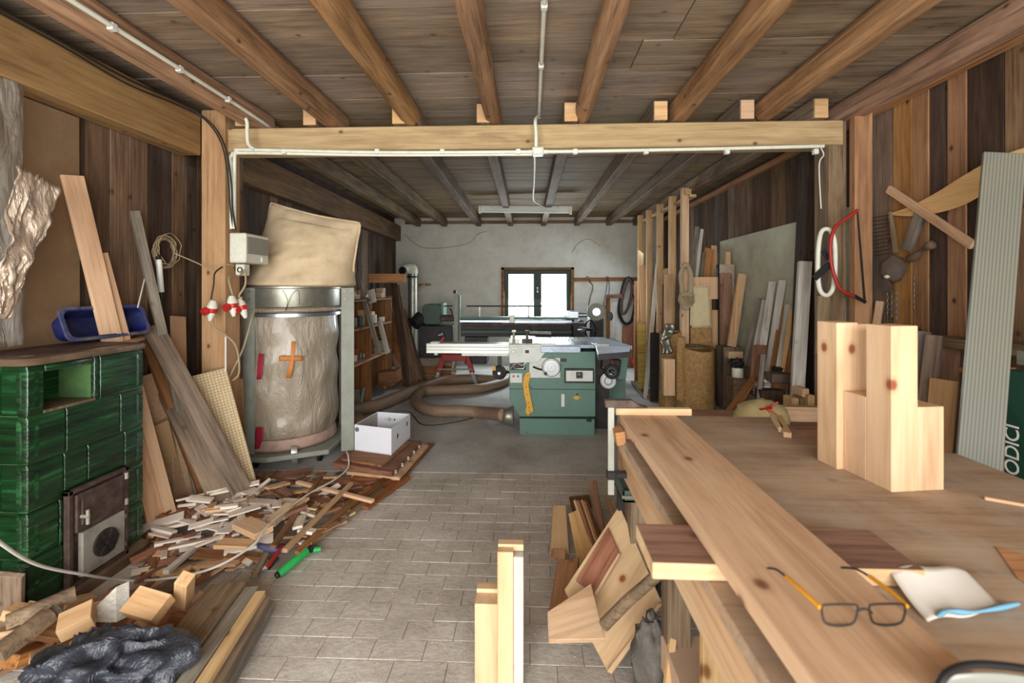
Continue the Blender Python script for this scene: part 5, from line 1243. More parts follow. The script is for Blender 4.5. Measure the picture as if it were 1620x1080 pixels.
for i, (bx, by, tx, ty, Y, w, m, lb) in enumerate([
    (1022, 620, 1041, 416, 5.9, 6, 'w_white', 'pale narrow batten leaning across the left of the rack'),
    (1010, 590, 1010, 445, 6.9, 12, 'w_orange', 'orange board standing at the rear end of the rack'),
    (1024, 560, 1018, 420, 6.6, 14, 'w_fresh', 'wide light board standing behind the second upright'),
    (1039, 560, 1036, 440, 6.1, 7, 'w_red', 'reddish narrow board between second and third upright'),
    (1064, 470, 1050, 425, 5.8, 5, 'w_pine', 'thin bright lath leaning between third and fourth upright'),
    (1068, 480, 1056, 424, 5.7, 5, 'w_fresh', 'second thin lath leaning parallel to the bright one'),
    (1052, 560, 1054, 450, 5.7, 12, 'w_brown', 'brown board standing behind the fourth upright'),
    (1073, 560, 1074, 437, 5.35, 10, 'w_old', 'dark board standing between fourth and fifth upright'),
    (1036, 585, 1036, 526, 5.8, 14, 'dark_metal', 'dark grey slab standing low inside the rack')]):
    stand('board', bx, by, tx, ty, Y, Y+.1, w, .02, m, lb)
o = MB().prism([at(x, y, 6.3) for x, y in ((1008, 508), (1021, 514), (1022, 616), (1010, 616))], (0, .015, 0)).build('yellow_board', 'w_yellow'); tag(o, 'mustard yellow board standing at the rear foot of the rack', 'board')
# foam slab and rope
fs = empty('foam_slab', at(1110, 545, 4.95), 'cream upholstered slab with brown lower band leaning on the slotted panel', 'slab')
A = [(1094, 452), (1122, 451), (1126, 518), (1093, 518)]; B_ = [(1093, 518), (1126, 518), (1128, 560), (1093, 560)]
MB().prism([at(x, y, 4.98) for x, y in A], (0, .06, 0)).build('cushion', 'foam_cream', fs, bevel=.02, seg=3, smooth=50)
MB().prism([at(x, y, 4.975) for x, y in B_], (0, .06, 0)).build('lower_band', 'insulation', fs, bevel=.01)
rp_ = empty('rope_coil', at(1085, 480, 4.9), 'tan rope hung in a long coil on the nearest upright', 'rope')
q = random.Random(5); mb = MB()
for i in range(5):
    w = 8+q.uniform(-2, 2); mb.tube(smoothpath([at(1085+q.uniform(-1, 1), 418+q.uniform(-2, 3), 4.88), at(1085+w, 432, 4.9), at(1085+w*.9, 465, 4.9), at(1085+w*1.2, 478, 4.88), at(1085, 486+q.uniform(-3, 3), 4.86), at(1085-w*1.1, 476, 4.88), at(1085-w*.8, 460, 4.9), at(1085-w, 432, 4.9)], 5, True), .011, 6, closed=True)
mb.build('loops', 'rope', rp_, smooth=80)
mb = MB()
for i in range(3): mb.tube(smoothpath([at(1076, 470+i*3, 4.85), at(1085, 476+i*3, 4.82), at(1096, 470+i*4, 4.85), at(1094, 464+i*2, 4.88), at(1078, 464+i*2, 4.88)], 5, True), .010, 6, closed=True)
mb.build('wrap', 'rope', rp_, smooth=80)
# insulation rolls
def roll(px, Y, r, z1, label, tilt=0, seed=0, name='insulation_roll', cut=None):
    c = at(px, 600, Y); mb = MB(); rings = []
    e = empty(name, (c.x, Y, 0), label, 'roll')
    for i in range(15):
        z = z1*i/14; ring = []
        for k in range(36):
            t = 2*math.pi*k/36; q_ = 1 + .06*mnoise.noise(Vector((math.cos(t)*2, math.sin(t)*2, z*3+seed))) + .02*mnoise.noise(Vector((math.cos(t)*9, math.sin(t)*9, z*9)))
            ring.append(Vector((c.x + tilt*z + math.cos(t)*r*q_, Y + math.sin(t)*r*q_, z + (.02*math.sin(2*t+seed) if i == 14 else 0))))
        rings.append(ring)
    mb.loft(rings).build('mat', 'insulation', e, smooth=60)
    sp = [Vector((c.x+tilt*z1 + math.cos(t)*(r*(.15+.8*t/18)), Y + math.sin(t)*(r*(.15+.8*t/18)), z1+.015)) for t in [k*.35 for k in range(50)]]
    MB().tube(sp, .010, 5).build('spiral_edge', 'w_old', e, smooth=80)
    return e
roll(1101, 4.72, .185, .80, 'largest brown insulation mat roll standing before the rack', -.02, 1)
roll(1135, 5.15, .12, .72, 'narrower insulation roll standing behind right of the largest', 0, 5)
roll(1062, 5.15, .13, .92, 'taller insulation roll behind left of the largest with foil on top', 0, 9)
o = MB().prism([at(x, y, 4.62) for x, y in ((1071, 532), (1084, 533), (1086, 640), (1070, 632))], (.02, .06, 0)).build('insulation_strip', 'insulation', bevel=.01); tag(o, 'flat strip of insulation mat against the left of the largest roll', 'strip')
o = MB().grid(lambda u, v: at(1050+u*16-v*6+3*math.sin(v*9), 512+v*48, 4.98) + Vector((0, .04*mnoise.noise(Vector((u*3, v*6, 1))), 0)), 8, 16).build('foil_sheet', 'zinc', smooth=80, solid=.003); tag(o, 'crumpled whitish foil draped over the taller insulation roll', 'foil')
o = bb2(1050, 568, 1068, 626, 4.6, .08, 'w_fresh', 'light_block', None); tag(o, 'light box-shaped board block standing left of the largest roll', 'block')
# grey panel on the wall
P = [wx(x, y, 2.30) for x, y in ((1139, 382), (1279, 346))]
y0_, y1_ = P[1].y, P[0].y
o = MB().prism([(2.30, y1_, .05), (2.30, y0_, .05), (2.30, y0_, P[1].z), (2.30, y1_, P[0].z)], (.015, 0, 0)).build('grey_board', 'grey_panel'); tag(o, 'large dull grey-green board covering the right wall behind the pale strips', 'sheet')
P = [at(1300, 330, 3.45), at(1330, 330, 3.45)]
o = plank('grey_board', (2.17, 3.30, .0), (2.17, 3.30, 1.98), .22, .012, 'grey_panel', (-.2, -1, 0), label='narrow grey board behind the right post, beside the white hose', cat='sheet')
# timber pile they stand on
pile = []
k = 0
for r_, (z, n) in enumerate(((.05, 2), (.15, 2), (.25, 2), (.35, 2), (.45, 2))):
    for i in range(n):
        x = 2.2 - i*.135 + (r_ % 2)*.02
        plank('stacked_timber', (x, 3.35+.1*i+.05*r_, z), (x-.01, 4.5-.07*((i+r_) % 3), z), .12, .095, R.choice(['w_old', 'w_brown', 'w_grey', 'w_brown']), (0, 0, 1), label='old dusty timber in the low pile along the right wall, %s layer' % ('bottom', 'second', 'third', 'fourth', 'top')[r_], cat='timber', group='timbers in the low pile at the right wall, %s layer' % ('bottom', 'second', 'third', 'fourth', 'top')[r_])
# pale strips leaning on the grey board
def rstrip(b, Xb, t, Xt, w, th, m, lb, cat='strip', n=(-.6, -.8, 0)):
    p, q_ = wx(b[0], b[1], Xb), wx(t[0], t[1], Xt)
    return plank('wood_strip', p, q_, w, th, m, n, label=lb, cat=cat)
for b, t, w, m, lb in [((1180, 578), (1203, 472), .065, 'w_grey', 'leftmost of the pale strips leaning on the grey board, half brown'),
    ((1192, 570), (1210, 474), .05, 'w_white', 'second pale strip from the left on the grey board'),
    ((1206, 552), (1222, 445), .06, 'w_white', 'third pale strip from the left, taller than its left neighbours'),
    ((1215, 588), (1238, 443), .06, 'w_white', 'tallest thin pale strip in the middle of the grey board'),
    ((1222, 590), (1238, 487), .05, 'w_brown', 'brown strip right of the tallest thin pale one'),
    ((1232, 592), (1248, 481), .06, 'w_white', 'pale strip with dark edge right of the brown one'),
    ((1240, 592), (1254, 490), .05, 'w_fresh', 'tan strip fourth from the right on the grey board'),
    ((1247, 590), (1262, 504), .06, 'w_brown', 'dark tan strip left of the white post'),
    ((1256, 590), (1267, 505), .04, 'w_red', 'reddish strip directly left of the white post')]:
    rstrip(b, 2.12, t, 2.26, w, .02, m, lb)
rstrip((1262, 636), 2.0, (1275, 413), 2.08, .085, .06, 'w_white', 'broad white squared post leaning beside the dark old beam', 'post', n=(-.3, -1, 0))
leanY('board', (1158, 548), (1175, 433), 4.72, 4.80, .085, .03, 'w_fresh', 'light orange board leaning alone on the left of the grey board', floor=False)
o = plank('thin_lath', at(1163, 530, 4.7), at(1167, 451, 4.78), .02, .01, 'w_fresh', label='thin lath peeking out behind the lone orange board', cat='lath')
# small boxes and tin on the pile
o = bb2(1145, 549, 1176, 668, 4.7, .2, 'w_old', 'old_box', None); tag(o, 'old dark box standing under the lone orange board', 'box')
o = bb2(1153, 556, 1176, 567, 4.62, .12, 'w_pine', 'light_block', None); tag(o, 'light wood block lying on the old dark box', 'block')
tn = empty('paint_tin', at(1166, 596, 4.3), 'small white-labelled paint tin with a rag in it by the roll', 'tin')
c = at(1167, 596, 4.3); MB().cyl(c, c + Vector((0, 0, .085)), .05, .05, 20).build('can', 'white_plastic', tn, smooth=40)
MB().cyl(c + Vector((0, 0, .085)), c + Vector((0, 0, .09)), .053, .053, 20).build('rim', 'zinc', tn, smooth=40)
def blob(name, c, rx, ry, rz, mat, par=None, amp=.35, fq=2.5, seed=0, smooth=70, nu=14, nv=22):
    rings = []
    for i in range(nu+1):
        ph = math.pi*i/nu; ring = []
        for k in range(nv):
            th = 2*math.pi*k/nv; d = Vector((math.sin(ph)*math.cos(th), math.sin(ph)*math.sin(th), math.cos(ph))); s = 1 + amp*mnoise.noise(d*fq + Vector((seed, 0, 0))) - amp*.6*abs(mnoise.noise(d*fq*2.2 + Vector((seed, 3, 0))))
            ring.append(Vector(c) + Vector((d.x*rx*s, d.y*ry*s, d.z*rz*s)))
        rings.append(ring)
    return MB().loft(rings).build(name, mat, par, smooth=smooth)
blob('rag', c + Vector((-.01, 0, .12)), .06, .055, .05, 'dark_metal', tn, .7, 3)
MB().b2(c.x-.07, c.x+.07, 4.22, 4.38, .0, c.z).build('wood_block', 'w_old', bevel=.004); tag([x for x in COL.objects if x.name.startswith('wood_block')][-1], 'old wood block carrying the small paint tin', 'block')
# lying pale planks in front
for i, (a, b, za, w, m, lb) in enumerate([
    ((1062, 655), (1110, 612), .12, .09, 'w_grey', 'grey plank lowest left in the slanting heap before the roll'),
    ((1150, 652), (1100, 617), .17, .10, 'w_white', 'whitish plank lying lowest in the slanting heap right of the roll'),
    ((1156, 645), (1112, 610), .21, .09, 'w_grey', 'second grey plank of the slanting heap right of the roll'),
    ((1160, 638), (1119, 607), .25, .08, 'w_white', 'third whitish plank of the slanting heap right of the roll'),
    ((1164, 630), (1127, 600), .29, .08, 'w_grey', 'fourth grey plank of the slanting heap right of the roll'),
    ((1168, 624), (1133, 594), .33, .07, 'w_white', 'topmost whitish plank of the slanting heap'),
    ((1122, 655), (1085, 622), .10, .06, 'w_brown', 'thin brown batten in front of the largest roll'),
    ((1100, 655), (1062, 640), .04, .10, 'w_white', 'pale plank flat on the concrete before the largest roll')]):
    fboard('plank', a, b, za, za+.02, w, .022, m, lb, 'plank')
for i, (a, b, w, m, lb) in enumerate([
    ((1018, 626), (1000, 602), .05, 'w_grey', 'thin grey slat on the concrete, leftmost before the rack'),
    ((1030, 630), (1008, 600), .05, 'w_brown', 'brown slat on the concrete second from the left before the rack'),
    ((1040, 628), (1018, 598), .05, 'w_white', 'pale slat on the concrete third from the left before the rack'),
    ((1048, 622), (1028, 596), .05, 'w_grey', 'grey slat on the concrete fourth from the left before the rack'),
    ((1052, 610), (1038, 592), .06, 'w_white', 'pale slat on the concrete nearest the light block')]):
    fboard('wood_lath', a, b, .03+.01*i, .03+.01*i, w, .02, m, lb, 'slat')
q = random.Random(8)
for i in range(12):
    x, y = q.uniform(1028, 1050), q.uniform(605, 618); p = fl(x, y, q.uniform(.02, .05)); a = q.uniform(0, 3.1); d = Vector((math.cos(a), math.sin(a), .1))*.04
    plank('wood_chip', p-d, p+d, .03, .012, q.choice(['w_fresh', 'w_board', 'w_brown']), (0, q.uniform(-.4, .4), 1), label='little wood chip in the small pile left of the light block', cat='chip', group='wood chips by the light block')
# brown boards leaning in the middle right
def quadboard(pts, Ys, th, name, mat, label, cat='board', par=None):
    P = [at(x, y, Y) for (x, y), Y in zip(pts, Ys)]
    n = (P[1]-P[0]).cross(P[2]-P[0]).normalized(); n = n if n.y > 0 else -n
    d3 = ray(*pts[3]); P[3] = Vector((0, 0, CAMZ)) + d3*((P[0]-Vector((0, 0, CAMZ))).dot(n)/d3.dot(n))
    ax = (P[0].lerp(P[1], .5) - P[2].lerp(P[3], .5)); L_ = ax.length; ax.normalize(); nn = -n; u = nn.cross(ax)
    c = sum(P, Vector())/4; me = bpy.data.meshes.new(name)
    M = Matrix(((ax.x, u.x, nn.x, c.x), (ax.y, u.y, nn.y, c.y), (ax.z, u.z, nn.z, c.z), (0, 0, 0, 1))); Mi_ = M.inverted()
    mb = MB(); mb.prism([Mi_ @ p for p in P], (0, 0, -th)); me.from_pydata(mb.v, [], mb.f)
    bm = bmesh.new(); bm.from_mesh(me); bmesh.ops.recalc_face_normals(bm, faces=bm.faces); bmesh.ops.bevel(bm, geom=list(bm.edges), offset=min(.002, th*.2), segments=1, affect='EDGES'); bm.to_mesh(me); bm.free()
    me.materials.append(M_[mat]); o = bpy.data.objects.new(name, me); link(o, M, par)
    return tag(o, label, cat)
quadboard([(1189, 594), (1200, 597), (1168, 650), (1146, 652)], (3.9, 3.9, 3.6, 3.6), .04, 'short_beam', 'w_brown', 'brown beam end leaning diagonally behind the bench, in front', 'beam')
quadboard([(1193, 545), (1214, 546), (1204, 600), (1187, 596)], (4.1, 4.1, 3.95, 3.95), .05, 'short_beam', 'w_brown', 'upright brown beam piece behind the diagonal one', 'beam')
quadboard([(1205, 560), (1212, 560), (1203, 640), (1196, 640)], (3.9, 3.9, 3.7, 3.7), .02, 'wood_lath', 'w_grey', 'thin grey slat standing right of the brown beam pieces', 'slat')
for i in range(6):
    z = .49 + i*.028; a = at(1213, 600, 3.9); o = MB().b2(a.x-.04, a.x+.14, 3.85+.01*(i % 2), 4.05, z-.0, z+.024).build('paper_stack', 'paper' if i % 2 else 'card_in'); tag(o, 'flat packet %s in the stack beside the beam pieces' % ('at the bottom', 'second from below', 'third from below', 'third from the top', 'second from the top', 'on top')[i], 'packet')
for i, (x0, y0, x1, y1, Y, m, lb) in enumerate([(1205, 618, 1243, 642, 3.7, 'w_wall_dark', 'large dark block behind the yarn ball'), (1222, 592, 1258, 606, 3.75, 'w_old', 'dusty split block lying above the large dark one'), (1225, 603, 1256, 617, 3.8, 'w_brown', 'cracked brown block under the dusty split one'), (1232, 582, 1252, 592, 3.9, 'dark_metal', 'dark tool box lying on the split blocks'), (1253, 630, 1265, 652, 3.3, 'w_board', 'light block end left of two similar ones'), (1267, 630, 1278, 652, 3.32, 'w_old', 'greyish block end in the middle of three'), (1279, 625, 1290, 650, 3.3, 'w_board', 'light block end right against the jointed timber'), (1270, 615, 1281, 629, 3.34, 'w_board', 'small light block on top of the three block ends')]):
    o = bb2(x0, y0, x1, y1, Y, .12, m, 'wood_block', None, .006); tag(o, lb, 'block')
plank('long_beam', at(1238, 655, 2.9), at(1345, 657, 2.95), .09, .09, 'w_board', (0, -1, .1), label='horizontal squared beam lying behind the far corner of the bench', cat='beam')
o = MB().b2(1.05, 2.3, 2.3, 3.36, .50, .53).build('storage_board', 'w_orange', bevel=.003); tag(o, 'wide orange-brown board lying behind the far corner of the bench', 'board')
for x in (1.12, 2.2):
    plank('trestle_post', (x, 2.5, 0), (x, 2.5, .50), .08, .08, 'w_old', (0, -1, 0), label='%s post carrying the board behind the bench' % ('left' if x < 2 else 'right'), cat='post')
# yarn ball
yb_ = empty('string_net', at(1205, 650, 2.75), 'beige ball of netting tied with bright red ribbon behind the bench', 'ball')
c = at(1204, 652, 2.75); c.z = .64; blob('ball', c, .16, .12, .115, 'string_ball', yb_, .12, 4)
q = random.Random(2); mb = MB()
for i in range(7):
    mb.tube([c + Vector((.0, -.09, .085)), c + Vector((q.uniform(-.06, .05), -.10, .075 + q.uniform(.0, .05)))], .006, 5)
for i in range(4):
    mb.tube([c + Vector((-.01, -.095, .08)), c + Vector((q.uniform(0, .06), -.12, .03))], .007, 5)
mb.build('ribbon', 'red_plastic', yb_)
# ---- things hung round the right post
def ov(name, pts, Y, r, mat, label, cat, closed=True, sq=.35, k=8):
    return tag(MB().tube(smoothpath([at(x, y, Y) for x, y in pts], k, closed), r, 9, closed=closed, sq=1).build(name, mat, smooth=80), label, cat)
ov('white_hose', [(1307, 362), (1316, 368), (1321, 390), (1321, 430), (1317, 458), (1307, 467), (1297, 458), (1294, 430), (1295, 390), (1299, 368)], 3.02, .014, 'white_plastic', 'white hose ring hanging on the right post', 'hose')
plank('strap', at(1289, 440, 2.98), at(1314, 418, 2.98), .04, .012, 'black_rubber', (0, -1, 0), label='black strap slung across the white hose ring', cat='strap')
plank('strap', at(1303, 396, 2.99), at(1312, 410, 2.99), .03, .012, 'black_rubber', (0, -1, 0), label='short black strap end above the slung one', cat='strap')
bs = empty('bow_saw', at(1340, 480, 2.98), 'red bow saw hanging on the pale stud of the right post', 'saw')
MB().tube(smoothpath([at(x, y, 2.96) for x, y in ((1357, 332), (1350, 338), (1335, 348), (1320, 362), (1314, 385), (1315, 415), (1321, 440), (1330, 458), (1345, 466), (1367, 476))], 8), [.011]*73, 10).build('frame', 'red_paint', bs, smooth=80)
MB().prism([at(x, y, 2.96) for x, y in ((1355, 334), (1358, 334), (1370, 476), (1366, 476))], (0, .002, 0)).build('blade', 'dark_metal', bs)
MB().tube([at(1352, 468, 2.955), at(1369, 478, 2.955)], .011, 8).build('lever', 'black_rubber', bs)
o = plank('notched_board', at(1300, 560, 3.0), at(1304, 468, 3.02), .07, .03, 'w_old', (-.3, -1, 0), label='old notched board hanging below the white hose ring', cat='board')
# ---- right wall tools
plank('cross_stick', wx(1403, 299, 2.27), wx(1536, 388, 2.27), .045, .02, 'w_fresh', (-1, 0, 0), label='straight light stick nailed slantwise over the curved board', cat='stick')
up_ = [(1409, 337), (1440, 326), (1480, 305), (1520, 280), (1560, 257), (1600, 240), (1640, 228)]; lo_ = [(1409, 340), (1440, 342), (1480, 337), (1520, 325), (1560, 302), (1590, 284), (1640, 270)]
mb = MB(); n = len(up_); U = smoothpath([wx(x, y, 2.30) for x, y in up_], 4); Lw = smoothpath([wx(x, y, 2.30) for x, y in lo_], 4)
mb.prism(U + Lw[::-1], (.012, 0, 0)); tag(mb.build('curved_board', 'w_fresh', bevel=.001, grain='y'), 'long thin curved board hanging on the right plank wall', 'board')
plank('old_branch', wx(1430, 395, 2.28), wx(1452, 338, 2.28), .06, .03, 'w_grey', (-1, 0, 0), label='grey weathered stick hanging behind the brown cap', cat='stick')
br_ = MB().tube(smoothpath([wx(1437, 410, 2.31), wx(1448, 405, 2.29), wx(1458, 396, 2.27), wx(1468, 390, 2.25), wx(1476, 386, 2.25)], 5), [.018+.008*math.sin(i*.45) for i in range(21)], 8)
tag(br_.build('driftwood', 'branch', smooth=80), 'gnarled grey branch piece sticking out right of the cap', 'branch')
ht = empty('cap', wx(1415, 460, 2.2), 'worn grey-brown cap hanging on the right plank wall', 'cap')
c = wx(1412, 425, 2.275); blob('crown', c, .06, .075, .085, 'hat', ht, .15, 2, nu=16, nv=24)
MB().loft([[c + Vector((-.045, -.03 + .06*math.cos(t)*1.0 + .03, -.09 - s + .028*math.sin(t)*1.2 - .03*abs(math.cos(t)))) + Vector((-.02*s*10, 0, 0)) for t in [2*math.pi*k/16 for k in range(16)]] for s in (0, .012)]).build('brim', 'hat', ht, smooth=60)
blob('patch', c + Vector((-.05, -.02, -.05)), .014, .018, .012, 'white_plastic', ht, .1)
rkk = empty('nail_rake', wx(1400, 370, 2.29), 'row of thin bent rods like a rake on the dark plank left of the cap', 'rake')
plank('handle', wx(1415, 400, 2.29), wx(1406, 335, 2.29), .02, .02, 'w_old', (-1, 0, 0), parent=rkk)
for i in range(11):
    y = 340+i*6; MB().cyl(wx(1376+i*.6, y+5, 2.305), wx(1408, y, 2.29), .0022, .0022, 5).build('tine', 'dark_metal', rkk)
ch = MB()
q = random.Random(4)
for i, x in enumerate((1404, 1411, 1418)):
    y0c = 455+4*i
    for k in range(9): p = wx(x+(k % 2)*.6, y0c+k*5, 2.27); ch.tube([p + Vector((0, .008*math.cos(t)*(1 if k % 2 else .3), .011*math.sin(t))) for t in [2*math.pi*j/8 for j in range(8)]], .002, 4, closed=True)
    y1c = y0c
o = ch.build('chains', 'zinc'); o['kind'] = 'stuff'; tag(o, 'thin chains hanging below the cap', 'chain')
ch = MB(); 
for k in range(11): p = wx(1446, 440+k*4.6, 2.332); ch.tube([p + Vector((0, .007*math.cos(t)*(1 if k % 2 else .3), .010*math.sin(t))) for t in [2*math.pi*j/8 for j in range(8)]], .0018, 4, closed=True)
o = ch.build('chain', 'zinc'); tag(o, 'single short chain hanging right of the cap', 'chain')
q = random.Random(6)
wm = MB()
for i in range(9): wm.cyl(wx(1398, 480+i*7, 2.29), wx(1422, 482+i*7+q.uniform(-3, 3), 2.29), .0015, .0015, 4)
for i in range(5): wm.cyl(wx(1399+i*5, 476, 2.29), wx(1400+i*5, 545, 2.29), .0015, .0015, 4)
tag(wm.build('wire_mesh', 'zinc'), 'scrap of wire mesh hanging on the dark plank under the chains', 'wire mesh')
# shelf beam and standing boards behind the bench
plank('shelf_beam', wx(1345, 500, 2.24) if False else (2.19, 2.95, 1.115), (2.19, .9, 1.155), .055, .12, 'w_old', (-1, 0, 0), label='long rough shelf beam along the right wall behind the bench', cat='beam')
plank('shelf_beam', (2.24, 2.5, .985), (2.24, .9, .985), .03, .05, 'w_orange', (-1, 0, 0), label='thin orange-brown rail below the rough shelf beam', cat='rail')
for i, (bx, by, tx, ty, X, w, m, lb) in enumerate([
    (1443, 640, 1453, 523, 2.17, .035, 'w_wall_dark', 'dark lath leftmost under the rough shelf beam'),
    (1448, 640, 1462, 524, 2.14, .055, 'w_grey', 'narrow grey board second under the rough shelf beam'),
    (1465, 640, 1477, 530, 2.12, .075, 'w_old', 'taller grey-brown board third under the rough shelf beam'),
    (1488, 690, 1498, 546, 2.18, .11, 'w_brown', 'broad brown board fourth under the rough shelf beam'),
    (1483, 700, 1492, 600, 2.08, .11, 'w_fresh', 'short light board in front of the broad brown one'),
    (1345, 600, 1372, 476, 2.2, .035, 'w_red', 'thin reddish stick leaning beside the pale stud'),
    (1378, 560, 1391, 476, 2.2, .04, 'w_board', 'light stick leaning on the wall below the wire mesh'),
    (1352, 610, 1357, 560, 2.1, .04, 'w_white', 'short pale stick behind the jointed timber block')]):
    p, q_ = wx(bx, by, X), wx(tx, ty, X+.05); q_ = q_; p = ext_floor(q_, p)
    plank('board', p, q_, w, .02, m, (-.9, -.45, 0), label=lb, cat='board')
# boxes on the beam at the picture's right edge
for i, (y0b, y1b, z0b, z1b, lb) in enumerate(((1.56, 1.80, 1.17, 1.33, 'wide pale box on the shelf beam at the right picture edge'), (1.83, 1.93, 1.17, 1.31, 'narrow pale box on the shelf beam beside the clear panel'))):
    bxo = empty('wooden_box', (2.16, (y0b+y1b)/2, z0b), lb, 'box')
    MB().b2(2.08, 2.22, y0b, y1b, z0b, z1b-.012).build('body', 'w_fresh', bxo, bevel=.002); MB().b2(2.075, 2.225, y0b-.005, y1b+.005, z1b-.012, z1b).build('lid', 'w_pine', bxo, bevel=.002)
plank('metal_channel', (2.05, 2.0, 1.12), (2.05, .9, 1.12), .06, .04, 'zinc', (-1, 0, 0), label='grey metal channel lying along the shelf beam at the right edge', cat='channel')
# green panel with lettering
gp = empty('sign_board', (2.0, 1.5, .2), 'dark green panel with white lettering standing behind the bench at right', 'panel')
gx = 1.97
gy = wx(1587, 650, gx).y
MB().b2(gx, gx+.05, 1.0, gy, .45, 1.075).build('board', 'green_panel', gp, bevel=.003)
MB().b2(gx-.002, gx+.052, gy, gy+.012, .45, 1.08).build('edge_strip', 'w_brown', gp)
# lettering runs upward on the face towards -x
M = Matrix(((0, 0, -1, gx-.001), (0, -1, 0, 0), (1, 0, 0, 0), (0, 0, 0, 1)))
c = wx(1602, 722, gx)
M = Matrix(((0, 0, -1, gx-.001), (0, 1, 0, c.y), (1, 0, 0, c.z), (0, 0, 0, 1)))
M = Matrix(((0, 0, -1, gx-.001), (0, 1, 0, c.y), (1, 0, 0, c.z), (0, 0, 0, 1)))
text('DODICI', .080, M, 'paper', 'lettering', gp, spacing=.92)
for i, y in enumerate((1.15, 1.7)): plank('wood_block', (2.0, y, 0), (2.0, y, .45), .06, .04, 'w_old', (0, -1, 0), label='%s wooden block carrying the green panel' % ('nearer', 'farther')[i], cat='block')
# polycarbonate sheet
a, b = at(1550, 735, 1.90), at(1590, 241, 2.10)
b0_ = ext_floor(b, a)
plank('clear_panel', b0_, b, .143, .016, 'polycarb', (-.35, -1, 0), label='tall narrow translucent ribbed plastic panel leaning behind the bench', cat='panel')
plank('brown_lath', at(1583, 760, 1.93), at(1590, 560, 2.0), .02, .02, 'w_brown', (-.5, -1, 0), label='thin brown lath between clear panel and green panel', cat='lath')
# ================================================================== WORK BENCH AND FOREGROUND
bn = empty('work_bench', (1.0, 1.2, 0), 'large plywood-topped work bench filling the right foreground', 'bench')
# top as an L outline
zt = .83; th = .03
Lp = [(.352, .25), (1.50, .25), (1.50, 1.66), (1.085, 1.70), (1.11, 2.10), (.40, 2.10), (.352, 1.86)]
def topslab(pts, z, th, name, mat, par, bev=.002): return MB().prism([(x, y, z-th) for x, y in pts], (0, 0, th)).build(name, mat, par, bevel=bev)
topslab(Lp, zt, th, 'bench_top', 'w_bench', bn)
for a, b in (((.40, .3), (.40, 1.95)), ((1.42, .3), (1.42, 1.6))): plank('side_rail', (a[0], a[1], .75), (b[0], b[1], .75), .05, .1, 'w_board', (0, 0, 1), parent=bn)
for y in (.45, 1.5): plank('cross_rail', (.42, y, .74), (1.42, y, .74), .05, .1, 'w_board', (0, 0, 1), parent=bn)
for x, y in ((.47, .55), (.46, 1.42), (1.4, .4), (1.4, 1.55), (1.02, 2.0), (.47, 1.98)): plank('leg', (x, y, 0), (x, y, .80), .07, .07, 'w_old', (0, -1, 0), parent=bn)
# strips
plank('edge_batten', (.372, .30, .80), (.372, 1.83, .80), .035, .035, 'w_board', (0, 0, 1), label='light batten running under the long board along the bench edge', cat='batten')
# long board on top
lb0, lb1 = Vector((.48, .33, .90)), Vector((.475, 1.88, .90))
plank('long_board', lb0, lb1, .226, .034, 'w_board', (0, 0, 1), bev=.003, label='long wide pine board lying along the left bench edge', cat='board')
plank('cross_batten', (at(974, 650, 1.85).x, 1.845, .914), (at(1094, 650, 1.85).x, 1.845, .914), .027, .03, 'w_pine', (0, -1, 0), label='thin bright batten lying across the far end of the long board', cat='batten')
oc = empty('cross_offcut', (.5, .99, .83), 'board offcut with reddish top and pale edge lying crosswise under the long board', 'offcut')
plank('board', (.245, .99, .8645), (.765, .985, .8645), .15, .033, 'w_pine', (0, 0, 1), bev=.002, parent=oc)
plank('veneer', (.246, .99, .8655), (.764, .985, .8655), .148, .001, 'w_brown', (0, 0, 1), bev=0, parent=oc)
plank('end_support', (.36, 1.80, .865), (.62, 1.80, .865), .08, .034, 'w_board', (0, 0, 1), label='short support block under the far end of the long board', cat='block')
plank('round_block', at(975, 695, 1.72), at(990, 693, 1.72), .05, .08, 'w_orange', (0, -1, 0), label='small orange block with rounded edge beneath the bench corner', cat='block')
# jointed timber model
jt = empty('joint_model', (1.08, 1.42, zt), 'pine joint model of glued square timbers standing on the bench', 'joint model')
Jm = Matrix.Translation(Vector((1.028, 1.335, zt))) @ rotm(0, 0, 8)
def jblock(x0, x1, y0, y1, z1, nm='timber', par=jt, M=Jm, mat='w_pine', bev=.0015):
    c = M @ Vector(((x0+x1)/2, (y0+y1)/2, 0)); t = M @ Vector(((x0+x1)/2, (y0+y1)/2, z1)); n = (M.to_3x3() @ Vector((0, -1, 0)))
    n = Vector(n); f = n*((y1-y0)/2)
    return plank(nm, c+f, t+f, x1-x0, y1-y0, mat, n, parent=par, bev=bev)
s = .083
jblock(0, s, 0, s, .473); jblock(s+.0008, 2*s, 0, s, .240)
jblock(-.0, s*.95, s+.0008, 2*s, .252); jblock(s, 2*s-.01, s+.0008, 2*s, .235)
jblock(-.022, .052, 2*s+.0008, 3*s, .47); jblock(.053, .092, 2*s+.0008, 3*s-.01, .465); jblock(.093, 2*s, 2*s+.0008, 3*s, .235)
